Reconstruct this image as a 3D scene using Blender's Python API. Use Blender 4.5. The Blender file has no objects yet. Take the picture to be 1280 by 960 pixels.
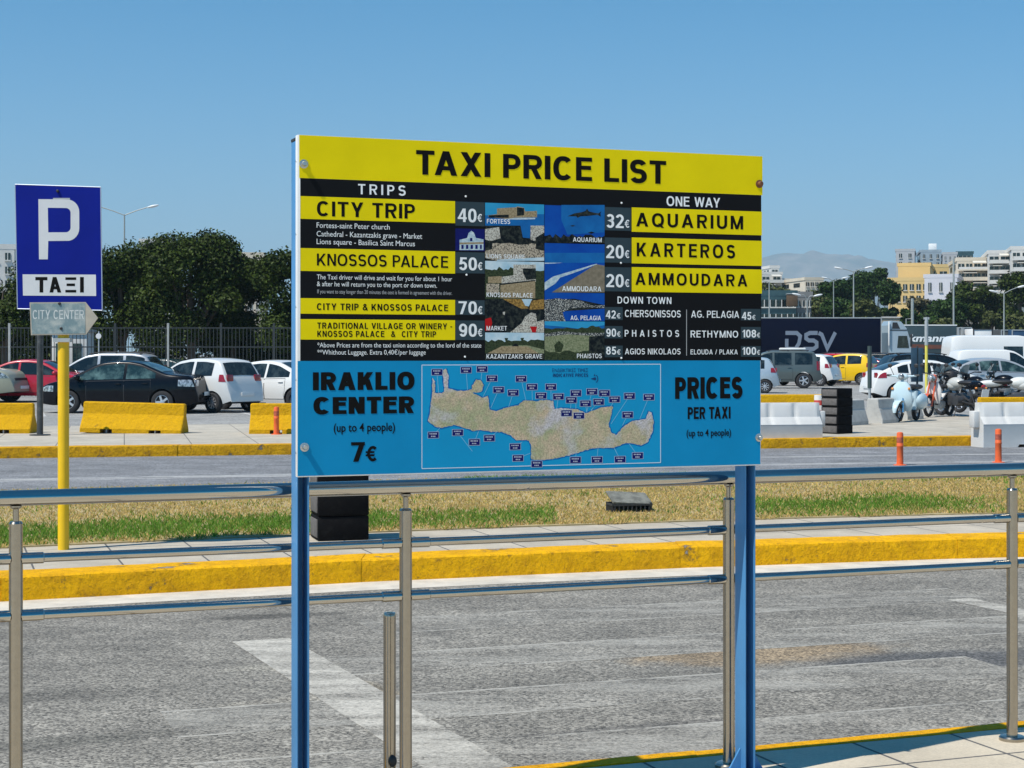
import bpy, bmesh, math, random
import numpy as np
from mathutils import Vector, Matrix

R = math.radians
sc = bpy.context.scene
col = sc.collection
random.seed(7)

# ------------------------------------------------------------------ camera
F, HY, CH = 2133.3, 443.0, 1.55          # focal length in pixels of a 1280 wide frame, horizon row, eye height
cam_data = bpy.data.cameras.new('camera')
cam_data.sensor_width = 36.0
cam_data.lens = 60.0
cam_data.shift_y = -(480 - HY) / 1280.0
cam_data.clip_start = 0.05
cam_data.clip_end = 20000.0
cam = bpy.data.objects.new('camera', cam_data)
cam.location = (0, 0, CH)
cam.rotation_euler = (R(90), 0, 0)
col.objects.link(cam)
sc.camera = cam

# ------------------------------------------------------------------ light
S = Vector((-0.437, -0.315, 0.843)).normalized()     # towards the sun
world = bpy.data.worlds.new('World')
sc.world = world
world.use_nodes = True
wn = world.node_tree
bg = wn.nodes['Background']
sky = wn.nodes.new('ShaderNodeTexSky')
sky.sky_type = 'NISHITA'
sky.sun_disc = False
sky.sun_elevation = math.asin(S.z)
sky.sun_rotation = math.atan2(S.x, S.y)
sky.altitude = 0
sky.air_density = 1.0
sky.dust_density = 0.25
sky.ozone_density = 3.0
hs = wn.nodes.new('ShaderNodeHueSaturation')
hs.inputs['Saturation'].default_value = 1.1
tcw = wn.nodes.new('ShaderNodeTexCoord')
sepw = wn.nodes.new('ShaderNodeSeparateXYZ')
wn.links.new(tcw.outputs['Generated'], sepw.inputs[0])
mrw = wn.nodes.new('ShaderNodeMapRange')
mrw.interpolation_type = 'SMOOTHSTEP'
mrw.inputs[1].default_value, mrw.inputs[2].default_value = -.02, .34
wn.links.new(sepw.outputs[2], mrw.inputs[0])
tint = wn.nodes.new('ShaderNodeMix')
tint.data_type = 'RGBA'
tint.inputs[6].default_value = (.72, 1.00, 1.20, 1)
tint.inputs[7].default_value = (.20, .78, 1.00, 1)
wn.links.new(mrw.outputs[0], tint.inputs[0])
mulw = wn.nodes.new('ShaderNodeMix')
mulw.data_type = 'RGBA'
mulw.blend_type = 'MULTIPLY'
mulw.inputs[0].default_value = 1.0
wn.links.new(sky.outputs[0], mulw.inputs[6])
wn.links.new(tint.outputs[2], mulw.inputs[7])
wn.links.new(mulw.outputs[2], hs.inputs['Color'])
wn.links.new(hs.outputs[0], bg.inputs['Color'])
bg.inputs['Strength'].default_value = 0.095
sun_data = bpy.data.lights.new('sun', 'SUN')
sun_data.energy = 5.0
sun_data.angle = R(0.5)
sun_data.color = (1.0, 0.95, 0.87)
sun = bpy.data.objects.new('sun', sun_data)
sun.rotation_euler = S.to_track_quat('Z', 'Y').to_euler()
sun.location = (-20, -20, 40)
col.objects.link(sun)
sc.view_settings.view_transform = 'Standard'
sc.view_settings.look = 'None'
sc.view_settings.gamma = 1.0
sc.view_settings.exposure = 0.25
sc.render.engine = 'CYCLES'
sc.cycles.max_bounces = 6
sc.cycles.use_denoising = True

# ------------------------------------------------------------------ materials
MATS = {}

def nodes_of(name):
    m = bpy.data.materials.new(name)
    m.use_nodes = True
    nt = m.node_tree
    return m, nt, nt.nodes['Principled BSDF']

def coords(nt, kind='Object'):
    return nt.nodes.new('ShaderNodeTexCoord').outputs[kind]

def noise(nt, vec, scale, detail=4, rough=.6, dist=0.0):
    n = nt.nodes.new('ShaderNodeTexNoise')
    n.inputs['Scale'].default_value = scale
    n.inputs['Detail'].default_value = detail
    n.inputs['Roughness'].default_value = rough
    n.inputs['Distortion'].default_value = dist
    nt.links.new(vec, n.inputs['Vector'])
    return n.outputs['Fac']

def maprange(nt, v, a, b, c=0.0, d=1.0):
    n = nt.nodes.new('ShaderNodeMapRange')
    n.inputs[1].default_value, n.inputs[2].default_value = a, b
    n.inputs[3].default_value, n.inputs[4].default_value = c, d
    nt.links.new(v, n.inputs[0])
    return n.outputs[0]

def mix(nt, fac, a, b, blend='MIX'):
    n = nt.nodes.new('ShaderNodeMix')
    n.data_type = 'RGBA'
    n.blend_type = blend
    for key, val in ((0, fac), (6, a), (7, b)):
        if hasattr(val, 'links'):
            nt.links.new(val, n.inputs[key])
        elif key == 0:
            n.inputs[0].default_value = val
        else:
            n.inputs[key].default_value = (*val[:3], 1)
    return n.outputs[2]

def math_node(nt, op, a, b=None):
    n = nt.nodes.new('ShaderNodeMath')
    n.operation = op
    for i, v in enumerate((a, b)):
        if v is None:
            continue
        if hasattr(v, 'links'):
            nt.links.new(v, n.inputs[i])
        else:
            n.inputs[i].default_value = v
    return n.outputs[0]

def bump(nt, bs, height, strength, dist=.01):
    b = nt.nodes.new('ShaderNodeBump')
    b.inputs['Strength'].default_value = strength
    b.inputs['Distance'].default_value = dist
    nt.links.new(height, b.inputs['Height'])
    nt.links.new(b.outputs[0], bs.inputs['Normal'])

def M(name, c, rough=.6, metal=0.0, var=0.0, scale=6, bmp=0.0, bscale=60, coat=0.0, spec=None, c2=None, lo=.4, hi=.6):
    """Principled material with a noise that varies its colour (towards c2 where given)."""
    if name in MATS:
        return MATS[name]
    m, nt, bs = nodes_of(name)
    bs.inputs['Roughness'].default_value = rough
    bs.inputs['Metallic'].default_value = metal
    bs.inputs['Coat Weight'].default_value = coat
    bs.inputs['Coat Roughness'].default_value = .04
    if spec is not None:
        bs.inputs['Specular IOR Level'].default_value = spec
    bs.inputs['Base Color'].default_value = (*c, 1)
    tc = coords(nt)
    if c2 is not None:
        f = maprange(nt, noise(nt, tc, scale, 6, .65), lo, hi)
        nt.links.new(mix(nt, f, c, c2), bs.inputs['Base Color'])
    elif var:
        f = maprange(nt, noise(nt, tc, scale, 5), .3, .7)
        nt.links.new(mix(nt, f, [x * (1 - var) for x in c], [min(1, x * (1 + var)) for x in c]), bs.inputs['Base Color'])
    if bmp:
        bump(nt, bs, noise(nt, tc, bscale, 4), bmp)
    MATS[name] = m
    return m

def leaf_mat(name, dark, light):
    if name in MATS:
        return MATS[name]
    m, nt, bs = nodes_of(name)
    g = nt.nodes.new('ShaderNodeNewGeometry')
    f = maprange(nt, noise(nt, g.outputs['Position'], .8, 3), .35, .65)
    a = math_node(nt, 'ADD', math_node(nt, 'MULTIPLY', g.outputs['Random Per Island'], .6), math_node(nt, 'MULTIPLY', f, .4))
    nt.links.new(mix(nt, a, dark, light), bs.inputs['Base Color'])
    bs.inputs['Roughness'].default_value = .55
    bs.inputs['Specular IOR Level'].default_value = .12
    MATS[name] = m
    return m

def pos_of(nt):
    return nt.nodes.new('ShaderNodeNewGeometry').outputs['Position']

def asphalt_colour(nt, base, streak=.25, grain=True):
    """Aggregate speckle, long wear streaks along the lane and broad stains; world position keeps it continuous."""
    p = pos_of(nt)
    c = base
    mp = nt.nodes.new('ShaderNodeMapping')
    mp.inputs['Rotation'].default_value = (0, 0, R(-19.5))
    mp.inputs['Scale'].default_value = (.35, 2.2, 1)
    nt.links.new(p, mp.inputs['Vector'])
    st = maprange(nt, noise(nt, mp.outputs[0], 1.6, 6, .65), .3, .72)
    c = mix(nt, st, [x * (1 - streak) for x in base], [x * (1 + streak * .8) for x in base])
    big = maprange(nt, noise(nt, p, .45, 4), .35, .65)
    c = mix(nt, math_node(nt, 'MULTIPLY', big, .40), c, [x * .62 for x in base])
    mid = maprange(nt, noise(nt, p, 1.7, 9, .72, .4), .34, .66, .76, 1.22)
    c = mix(nt, 1.0, c, math_rgb(nt, mid), 'MULTIPLY')
    pit = maprange(nt, noise(nt, p, 11, 7, .8), .60, .68, 1.0, .55)
    c = mix(nt, 1.0, c, math_rgb(nt, pit), 'MULTIPLY')
    h = None
    if grain:
        v = nt.nodes.new('ShaderNodeTexVoronoi')
        v.inputs['Scale'].default_value = 95
        nt.links.new(p, v.inputs['Vector'])
        sep = nt.nodes.new('ShaderNodeSeparateColor')
        nt.links.new(v.outputs['Color'], sep.inputs[0])
        g1 = maprange(nt, sep.outputs[0], .0, 1.0, .30, 1.78)
        g2 = maprange(nt, noise(nt, p, 30, 5, .75), .3, .7, .74, 1.26)
        c = mix(nt, 1.0, c, math_rgb(nt, math_node(nt, 'MULTIPLY', g1, g2)), 'MULTIPLY')
        h = g1
    return c, h, p

def math_rgb(nt, v):
    n = nt.nodes.new('ShaderNodeCombineColor')
    for i in range(3):
        nt.links.new(v, n.inputs[i])
    return n.outputs[0]

def spot(nt, p, cx, cy, ang, rx, ry, soft=.5):
    """A stain with a ragged outline at a place on the ground."""
    s = nt.nodes.new('ShaderNodeVectorMath')
    s.operation = 'SUBTRACT'
    nt.links.new(p, s.inputs[0])
    s.inputs[1].default_value = (cx, cy, 0)
    mp = nt.nodes.new('ShaderNodeVectorRotate')
    mp.inputs['Angle'].default_value = -ang
    nt.links.new(s.outputs[0], mp.inputs['Vector'])
    d = nt.nodes.new('ShaderNodeVectorMath')
    d.operation = 'MULTIPLY'
    nt.links.new(mp.outputs[0], d.inputs[0])
    d.inputs[1].default_value = (1 / rx, 1 / ry, 0)
    ln = nt.nodes.new('ShaderNodeVectorMath')
    ln.operation = 'LENGTH'
    nt.links.new(d.outputs[0], ln.inputs[0])
    v = math_node(nt, 'ADD', ln.outputs['Value'], math_node(nt, 'MULTIPLY', noise(nt, p, 5, 5, .7), 1.1))
    return maprange(nt, v, 1.75, 1.75 - soft, 0, 1)

def road_mat(name, base, stains=()):
    m, nt, bs = nodes_of(name)
    c, h, p = asphalt_colour(nt, base)
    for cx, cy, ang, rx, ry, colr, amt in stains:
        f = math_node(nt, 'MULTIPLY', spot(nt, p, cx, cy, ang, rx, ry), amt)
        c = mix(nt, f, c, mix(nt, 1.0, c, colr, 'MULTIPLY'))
    nt.links.new(c, bs.inputs['Base Color'])
    bs.inputs['Roughness'].default_value = .85
    if h is not None:
        bump(nt, bs, h, .35, .004)
    MATS[name] = m
    return m

def worn_paint_mat(name, base, paint, cover, edge=0.0, half=.3):
    """Road paint worn down to the asphalt; the two long edges keep more of it."""
    m, nt, bs = nodes_of(name)
    c, h, p = asphalt_colour(nt, base)
    mp = nt.nodes.new('ShaderNodeMapping')
    mp.inputs['Rotation'].default_value = (0, 0, R(-19.5))
    mp.inputs['Scale'].default_value = (.5, 2.4, 1)
    nt.links.new(p, mp.inputs['Vector'])
    n1 = noise(nt, mp.outputs[0], 2.4, 8, .72)
    f = maprange(nt, n1, .62 - cover * .4, .86 - cover * .4, 0, 1)
    f = math_node(nt, 'MULTIPLY', f, maprange(nt, noise(nt, p, 55, 3, .7), .28, .62, .25, 1))
    f = math_node(nt, 'MULTIPLY', f, .8)
    if edge:
        sep = nt.nodes.new('ShaderNodeSeparateXYZ')
        nt.links.new(coords(nt), sep.inputs[0])
        ay = math_node(nt, 'ABSOLUTE', sep.outputs[1])
        e = maprange(nt, ay, half - .035, half - .012, 0, 1)
        e = math_node(nt, 'MULTIPLY', e, maprange(nt, noise(nt, p, 2.2, 5, .7), .42, .58, .0, edge))
        f = math_node(nt, 'MAXIMUM', f, e)
    nt.links.new(mix(nt, f, c, paint), bs.inputs['Base Color'])
    bs.inputs['Roughness'].default_value = .8
    bump(nt, bs, h, .25, .003)
    MATS[name] = m
    return m

def slab_mat(name, c, w, hgt, ang, mortar=(.10, .095, .09), msize=.008):
    m, nt, bs = nodes_of(name)
    p = pos_of(nt)
    mp = nt.nodes.new('ShaderNodeMapping')
    mp.inputs['Rotation'].default_value = (0, 0, -ang)
    nt.links.new(p, mp.inputs['Vector'])
    b = nt.nodes.new('ShaderNodeTexBrick')
    b.offset = 0.0
    b.inputs['Scale'].default_value = 1.0
    b.inputs['Brick Width'].default_value = w
    b.inputs['Row Height'].default_value = hgt
    b.inputs['Mortar Size'].default_value = msize
    b.inputs['Mortar Smooth'].default_value = .2
    b.inputs['Color1'].default_value = (*[x * .93 for x in c], 1)
    b.inputs['Color2'].default_value = (*[x * 1.06 for x in c], 1)
    b.inputs['Mortar'].default_value = (*mortar, 1)
    nt.links.new(mp.outputs[0], b.inputs['Vector'])
    f = maprange(nt, noise(nt, p, 2.2, 7, .7), .3, .7, .78, 1.14)
    f2 = maprange(nt, noise(nt, p, 70, 3, .7), .3, .7, .88, 1.12)
    nt.links.new(mix(nt, 1.0, b.outputs['Color'], math_rgb(nt, math_node(nt, 'MULTIPLY', f, f2)), 'MULTIPLY'), bs.inputs['Base Color'])
    bs.inputs['Roughness'].default_value = .85
    bump(nt, bs, b.outputs['Fac'], -.4, .006)
    MATS[name] = m
    return m

def kerb_mat(name, paint, under, wear, grime=.5):
    """Kerb paint over rough concrete: chipped in places, grimy towards brown in ragged blotches."""
    m, nt, bs = nodes_of(name)
    p = pos_of(nt)
    n1 = noise(nt, p, 3.2, 12, .72)
    chip = maprange(nt, n1, wear, wear + .015)
    rim = maprange(nt, n1, wear - .05, wear, 0, .7)
    dirt = maprange(nt, noise(nt, p, 6, 10, .78, .5), .40, .62, 0, grime)
    spk = maprange(nt, noise(nt, p, 34, 6, .75), .52, .66, 0, grime)
    c = mix(nt, dirt, paint, [paint[0] * .50, paint[1] * .44, paint[2] * .6 + .006])
    c = mix(nt, spk, c, (.17, .085, .012))
    c = mix(nt, rim, c, (.20, .12, .03))
    c = mix(nt, chip, c, under)
    nt.links.new(c, bs.inputs['Base Color'])
    bs.inputs['Roughness'].default_value = .8
    bs.inputs['Specular IOR Level'].default_value = .15
    hgt = math_node(nt, 'ADD', noise(nt, p, 14, 8, .7), math_node(nt, 'MULTIPLY', chip, -.5))
    bump(nt, bs, hgt, 1.0, .03)
    MATS[name] = m
    return m

GLASS = M('dark_glass', (.008, .012, .013), .05, 0, spec=.6, c2=(.045, .06, .06), scale=2.2, lo=.5, hi=.72)  # paler blotches paint in reflections and glimpses of the interior
GLASS2 = M('teal_glass', (.012, .028, .03), .06, 0, spec=.6, c2=(.12, .20, .19), scale=2.6, lo=.46, hi=.72)  # pale teal blotches are reflections and interior glimpses put into the colour
RUBBER = M('tyre_rubber', (.018, .018, .02), .8, var=.2, scale=12)
BLACKP = M('black_plastic', (.02, .02, .022), .55)
ALLOY = M('alloy_rim', (.62, .62, .64), .32, .7)
STEEL_RIM = M('steel_rim', (.05, .05, .055), .5, .3)
CHROME = M('chrome', (.8, .8, .82), .12, 1.0)
RED_LENS = M('red_lens', (.28, .012, .02), .15, coat=.6)
CLEAR_LENS = M('clear_lens', (.50, .53, .55), .12, .3, coat=.6, c2=(.06, .07, .075), scale=14, lo=.42, hi=.6)
AMBER = M('amber_lens', (.75, .25, .03), .2, coat=.5)
PLATE = M('plate_white', (.7, .72, .72), .4)
GREYM = M('grey_paint_metal', (.42, .44, .44), .45, .2, var=.1)
WHITEM = M('white_paint', (.78, .78, .76), .45, var=.05, scale=3)

# ------------------------------------------------------------------ helpers
class MB:
    """Collects shapes into one mesh."""
    def __init__(self):
        self.v, self.f, self.m = [], [], []

    def add(self, verts, faces, mi=0):
        o = len(self.v)
        self.v.extend([tuple(x) for x in verts])
        for q in faces:
            self.f.append(tuple(i + o for i in q))
            self.m.append(mi)
        return self

    def box(self, c, s, rot=None, mi=0, taper=(1, 1)):
        cx, cy, cz = c
        hx, hy, hz = s[0] / 2, s[1] / 2, s[2] / 2
        vs = []
        for z in (-hz, hz):
            tx, ty = taper if z > 0 else (1, 1)
            vs += [Vector((-hx * tx, -hy * ty, z)), Vector((hx * tx, -hy * ty, z)), Vector((hx * tx, hy * ty, z)), Vector((-hx * tx, hy * ty, z))]
        if rot is not None:
            vs = [rot @ p for p in vs]
        vs = [(p[0] + cx, p[1] + cy, p[2] + cz) for p in vs]
        return self.add(vs, [(3, 2, 1, 0), (4, 5, 6, 7), (0, 1, 5, 4), (1, 2, 6, 5), (2, 3, 7, 6), (3, 0, 4, 7)], mi)

    def rbox(self, c, s, b=.01, rot=None, mi=0):
        bm = bmesh.new()
        bmesh.ops.create_cube(bm, size=1.0)
        bmesh.ops.scale(bm, vec=s, verts=bm.verts)
        bmesh.ops.bevel(bm, geom=bm.edges[:], offset=min(b, min(s) * .45), segments=2, affect='EDGES', profile=.5)
        return self._bm(bm, c, rot, mi)

    def _bm(self, bm, c, rot, mi):
        bm.verts.index_update()
        vs = [v.co.copy() for v in bm.verts]
        fs = [[v.index for v in f.verts] for f in bm.faces]
        bm.free()
        if rot is not None:
            vs = [rot @ p for p in vs]
        return self.add([(p[0] + c[0], p[1] + c[1], p[2] + c[2]) for p in vs], fs, mi)

    def ell(self, c, s, rot=None, mi=0, seg=16, rings=10):
        bm = bmesh.new()
        bmesh.ops.create_uvsphere(bm, u_segments=seg, v_segments=rings, radius=1.0)
        bmesh.ops.scale(bm, vec=s, verts=bm.verts)
        return self._bm(bm, c, rot, mi)

    def tube(self, pts, r, seg=10, mi=0, caps=True, closed=False):
        pts = [Vector(p) for p in pts]
        n = len(pts)
        rs = r if isinstance(r, (list, tuple)) else [r] * n
        rings = []
        up = None
        for i, p in enumerate(pts):
            a = pts[(i - 1) % n] if (i > 0 or closed) else p
            b = pts[(i + 1) % n] if (i < n - 1 or closed) else p
            t = (b - a).normalized()
            if up is None:
                up = Vector((0, 0, 1)) if abs(t.z) < .9 else Vector((1, 0, 0))
            x = t.cross(up)
            if x.length < 1e-5:
                x = t.cross(Vector((0, 1, 0)))
            x.normalize()
            y = x.cross(t).normalized()
            up = y
            rings.append([p + (x * math.cos(2 * math.pi * k / seg) + y * math.sin(2 * math.pi * k / seg)) * rs[i] for k in range(seg)])
        return self.loft(rings, mi, caps, closed)

    def loft(self, rings, mi=0, caps=True, closed=False):
        n, k = len(rings), len(rings[0])
        vs = [tuple(p) for r in rings for p in r]
        fs = []
        for i in range(n if closed else n - 1):
            j = (i + 1) % n
            for q in range(k):
                w = (q + 1) % k
                fs.append((i * k + q, i * k + w, j * k + w, j * k + q))
        if caps and not closed:
            fs.append(tuple(range(k - 1, -1, -1)))
            fs.append(tuple((n - 1) * k + q for q in range(k)))
        return self.add(vs, fs, mi)

    def lathe(self, prof, axis='z', c=(0, 0, 0), seg=20, mi=0, caps=True):
        rings = []
        for r, h in prof:
            ring = []
            for k in range(seg):
                a = 2 * math.pi * k / seg
                x, y = r * math.cos(a), r * math.sin(a)
                p = (x, y, h) if axis == 'z' else ((x, h, y) if axis == 'y' else (h, x, y))
                ring.append((p[0] + c[0], p[1] + c[1], p[2] + c[2]))
            rings.append(ring)
        return self.loft(rings, mi, caps)

    def prism(self, poly, fn, d0, d1, mi=0):
        """Extrude a 2D outline; fn(a, b, d) gives the point."""
        n = len(poly)
        vs = [fn(a, b, d0) for a, b in poly] + [fn(a, b, d1) for a, b in poly]
        fs = [tuple(range(n - 1, -1, -1)), tuple(range(n, 2 * n))]
        fs += [(i, (i + 1) % n, (i + 1) % n + n, i + n) for i in range(n)]
        return self.add(vs, fs, mi)

    def build(self, name, mats, parent=None, smooth=38, loc=None, rz=0, fix=True):
        me = bpy.data.meshes.new(name)
        me.from_pydata(self.v, [], self.f)
        mats = mats if isinstance(mats, (list, tuple)) else [mats]
        for m in mats:
            me.materials.append(m)
        if len(mats) > 1:
            me.polygons.foreach_set('material_index', [min(i, len(mats) - 1) for i in self.m])
        if fix:
            bm = bmesh.new()
            bm.from_mesh(me)
            bmesh.ops.recalc_face_normals(bm, faces=bm.faces)
            bm.to_mesh(me)
            bm.free()
        if smooth:
            me.shade_smooth()
            me.set_sharp_from_angle(angle=R(smooth))
        me.update()
        return link(name, me, parent, loc, rz)

def link(name, me, parent=None, loc=None, rz=0):
    o = bpy.data.objects.new(name, me)
    col.objects.link(o)
    if parent is not None:
        o.parent = parent
    if loc is not None:
        o.location = loc
    if rz:
        o.rotation_euler = (0, 0, rz)
    return o

def tag(o, label, cat, group=None, kind=None):
    if label:
        o['label'] = label
    if cat:
        o['category'] = cat
    if group:
        o['group'] = group
    if kind:
        o['kind'] = kind
    return o

def thing(name, label, cat, loc=(0, 0, 0), rz=0, group=None):
    o = bpy.data.objects.new(name, None)
    o.empty_display_size = .2
    col.objects.link(o)
    o.location = loc
    o.rotation_euler = (0, 0, rz)
    return tag(o, label, cat, group)

def struct(o):
    o['kind'] = 'structure'
    return o

KIDS = {}
def dup(root, loc, rz, label, group=None):
    """A copy of a thing with copies of its parts and sub-parts."""
    r = root.copy()
    col.objects.link(r)
    r.location = loc
    r.rotation_euler = (0, 0, rz)
    r['label'] = label
    if group:
        r['group'] = group
    for ch in list(root.children):
        c = ch.copy()
        col.objects.link(c)
        c.parent = r
        for g in list(ch.children):
            d = g.copy()
            col.objects.link(d)
            d.parent = c
    return r

def at(px, py, Y):
    """The point at depth Y seen at a place in the 1280 x 960 photograph."""
    return Vector(((px - 640) * Y / F, Y, CH + (HY - py) * Y / F))

def ax(px, Y):
    return (px - 640) * Y / F

TEXT = {}
CAP = {}
def text_geo(body, off=.02, spacing=1.0):
    """Outline of a line of type, scaled to a cap height of one, starting at x = 0."""
    key = (body, off, spacing)
    if key in TEXT:
        return TEXT[key]
    c = bpy.data.curves.new('type', 'FONT')
    c.body = body
    c.offset = off
    c.space_character = spacing
    c.resolution_u = 3
    o = bpy.data.objects.new('type', c)
    col.objects.link(o)
    dg = bpy.context.evaluated_depsgraph_get()
    dg.update()
    me = bpy.data.meshes.new_from_object(o.evaluated_get(dg))
    v = np.array([x.co[:2] for x in me.vertices]) if len(me.vertices) else np.zeros((0, 2))
    f = [tuple(p.vertices) for p in me.polygons]
    bpy.data.objects.remove(o)
    bpy.data.curves.remove(c)
    bpy.data.meshes.remove(me)
    if body == 'H':
        CAP[off] = (v[:, 1].min(), v[:, 1].max() - v[:, 1].min())
    elif off not in CAP:
        text_geo('H', off, 1.0)
    base, cap = CAP[off]
    v = v - np.array([0, base])
    v[:, 0] -= v[:, 0].min()
    v /= cap
    TEXT[key] = (v, f, v[:, 0].max())
    return TEXT[key]

# a plain grotesque alphabet drawn as strokes, for the capitals and figures on the signs
def _arc(cx, cy, rx, ry, a0, a1, n=12, e=1.0):
    out = []
    for k in range(n + 1):
        a = R(a0 + (a1 - a0) * k / n)
        c, s = math.cos(a), math.sin(a)
        out.append((cx + rx * math.copysign(abs(c) ** e, c), cy + ry * math.copysign(abs(s) ** e, s)))
    return out

def glyph(ch, t):
    """Strokes of one character one unit high; returns its width and a list of shapes."""
    h, th = t / 2, t * .86
    q = th / 2
    def S(pts, closed=False, w=t): return ('S', pts, closed, w)
    def Rr(a, b, c, d): return ('P', [(a, b), (c, b), (c, d), (a, d)])
    def D(x0, y0, x1, y1, k=1.0):
        w = k * t * math.hypot(x1 - x0, y1 - y0) / abs(y1 - y0) / 2
        return ('P', [(x0 - w, y0), (x0 + w, y0), (x1 + w, y1), (x1 - w, y1)])
    E_ = .86
    if ch == 'A':
        w = .80
        return w, [D(t * .53, 0, w / 2 - t * .03, 1), D(w - t * .53, 0, w / 2 + t * .03, 1), Rr(w * .22, .21, w * .78, .21 + th)]
    if ch in 'BPR':
        w = {'B': .66, 'P': .63, 'R': .68}[ch]
        m = {'B': .53, 'P': .46, 'R': .49}[ch]
        r = (1 - q - m) / 2
        out = [Rr(0, 0, t, 1), S([(h, 1 - q)] + _arc(w - r - h * .9, 1 - q - r, r, r, 90, -90, 10, E_) + [(h, m)], w=th * 1.04)]
        if ch == 'B':
            r2 = (m - q) / 2
            out.append(S([(h, m)] + _arc(w - r2 - h * .5, q + r2, r2, r2, 90, -90, 10, E_) + [(h, q)], w=th * 1.04))
        if ch == 'R':
            out.append(D(w - t * .55, 0, w * .52, m, .95))
        return w, out
    if ch in 'CG':
        w = .74 if ch == 'C' else .77
        a = 318 if ch == 'C' else 352
        out = [S(_arc(w / 2, .5, w / 2 - h, .5 - q, 42, a, 26, E_))]
        if ch == 'G':
            out += [Rr(w * .52, .40, w, .40 + th), Rr(w - t, .12, w, .45)]
        return w, out
    if ch == 'D':
        w = .71
        r = .5 - q
        return w, [Rr(0, 0, t, 1), S([(h, 1 - q)] + _arc(w - r * .92 - h, .5, r * .92, r, 90, -90, 16, E_) + [(h, q)])]
    if ch in 'EF':
        w = .60 if ch == 'E' else .56
        out = [Rr(0, 0, t, 1), Rr(t, 1 - th, w, 1), Rr(t, .47, w * .94, .47 + th)]
        if ch == 'E':
            out.append(Rr(t, 0, w, th))
        return w, out
    if ch == 'H':
        w = .70
        return w, [Rr(0, 0, t, 1), Rr(w - t, 0, w, 1), Rr(t, .47, w - t, .47 + th)]
    if ch == 'I':
        return t, [Rr(0, 0, t, 1)]
    if ch == 'J':
        w = .50
        return w, [S([(w - h, 1), (w - h, .3)] + _arc(w / 2, .3, w / 2 - h, .3 - q, 0, -165, 12))]
    if ch == 'K':
        w = .72
        return w, [Rr(0, 0, t, 1), D(t * .7, .28, w - t * .6, 1, .95), D(w - t * .58, 0, t * 1.55, .60, .98)]
    if ch == 'L':
        w = .56
        return w, [Rr(0, 0, t, 1), Rr(t, 0, w, th)]
    if ch == 'M':
        w = .86
        return w, [Rr(0, 0, t * .95, 1), Rr(w - t * .95, 0, w, 1), D(w / 2, 0, t * .62, 1, .9), D(w / 2, 0, w - t * .62, 1, .9)]
    if ch == 'N':
        w = .70
        return w, [Rr(0, 0, t * .97, 1), Rr(w - t * .97, 0, w, 1), D(w - t * .62, 0, t * .62, 1, .95)]
    if ch in 'OQ':
        w = .80
        out = [S(_arc(w / 2, .5, w / 2 - h, .5 - q, 0, 350, 35, E_), True)]
        if ch == 'Q':
            out.append(D(w * .90, -.06, w * .60, .26, .8))
        return w, out
    if ch == 'S':
        w, m = .65, .51
        r1, r2 = (1 - q - m) / 2, (m - q) / 2
        return w, [S(_arc(w / 2, m + r1, w / 2 - h * 1.05, r1, 22, 270, 18, .9) + _arc(w / 2, q + r2, w / 2 - h, r2, 90, -158, 18, .9)[1:])]
    if ch == 'T':
        w = .64
        return w, [Rr(0, 1 - th, w, 1), Rr(w / 2 - h, 0, w / 2 + h, 1 - th)]
    if ch == 'U':
        w = .70
        return w, [S([(h, 1), (h, .36)] + _arc(w / 2, .36, w / 2 - h, .36 - q, 180, 360, 14, .92) + [(w - h, 1)])]
    if ch == 'V':
        w = .76
        return w, [D(w / 2, 0, t * .53, 1), D(w / 2, 0, w - t * .53, 1)]
    if ch == 'W':
        w = 1.06
        return w, [D(w * .27, 0, t * .5, 1, .93), D(w * .27, 0, w / 2, 1, .93), D(w * .73, 0, w / 2, 1, .93), D(w * .73, 0, w - t * .5, 1, .93)]
    if ch == 'X':
        w = .76
        return w, [D(t * .6, 0, w - t * .62, 1), D(w - t * .6, 0, t * .62, 1)]
    if ch == 'Y':
        w = .74
        return w, [Rr(w / 2 - h, 0, w / 2 + h, .42), D(w / 2, .36, t * .58, 1), D(w / 2, .36, w - t * .58, 1)]
    if ch == 'Z':
        w = .62
        return w, [Rr(0, 1 - th, w, 1), Rr(0, 0, w, th), D(t * .62, th * .6, w - t * .62, 1 - th * .6)]
    if ch == '0':
        w = .56
        return w, [S(_arc(w / 2, .5, w / 2 - h, .5 - q, 0, 350, 30, .8), True)]
    if ch == '1':
        w = .36
        return w, [Rr(w - t, 0, w, 1), D(t * .3, .70, w - t * .6, .97, .55)]
    if ch == '2':
        w = .55
        return w, [S(_arc(w / 2, .70, w / 2 - h, .30 - q, 165, -20, 14) + [(w * .62, .42), (h * 1.2, th * .8)]), Rr(0, 0, w, th)]
    if ch == '3':
        w, m = .55, .53
        r1, r2 = (1 - q - m) / 2, (m - q) / 2
        return w, [S(_arc(w / 2, m + r1, w / 2 - h * 1.1, r1, 150, -90, 16) + _arc(w / 2, q + r2, w / 2 - h, r2, 90, -155, 16)[1:])]
    if ch == '4':
        w = .60
        return w, [Rr(w * .60, 0, w * .60 + t, 1), Rr(0, .21, w, .21 + th), D(t * .5, .30, w * .60 + t * .3, 1, .8)]
    if ch == '5':
        w = .55
        return w, [Rr(w * .16, 1 - th, w * .95, 1), ('P', [(w * .04, .45), (w * .04 + t, .45), (w * .16 + t, 1 - th), (w * .16, 1 - th)]), S(_arc(w / 2, .33, w / 2 - h, .33 - q, 130, -158, 18))]
    if ch in '69':
        w = .56
        out = [S(_arc(w / 2, .33, w / 2 - h, .33 - q, 0, 350, 24), True), S(_arc(w / 2 + .0, .5, w / 2 - h, .5 - q, 40, 190, 14, .9))]
        if ch == '9':
            out = [(o[0], [(w - x, 1 - y) for x, y in o[1]], *o[2:]) for o in out]
        return w, out
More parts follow.
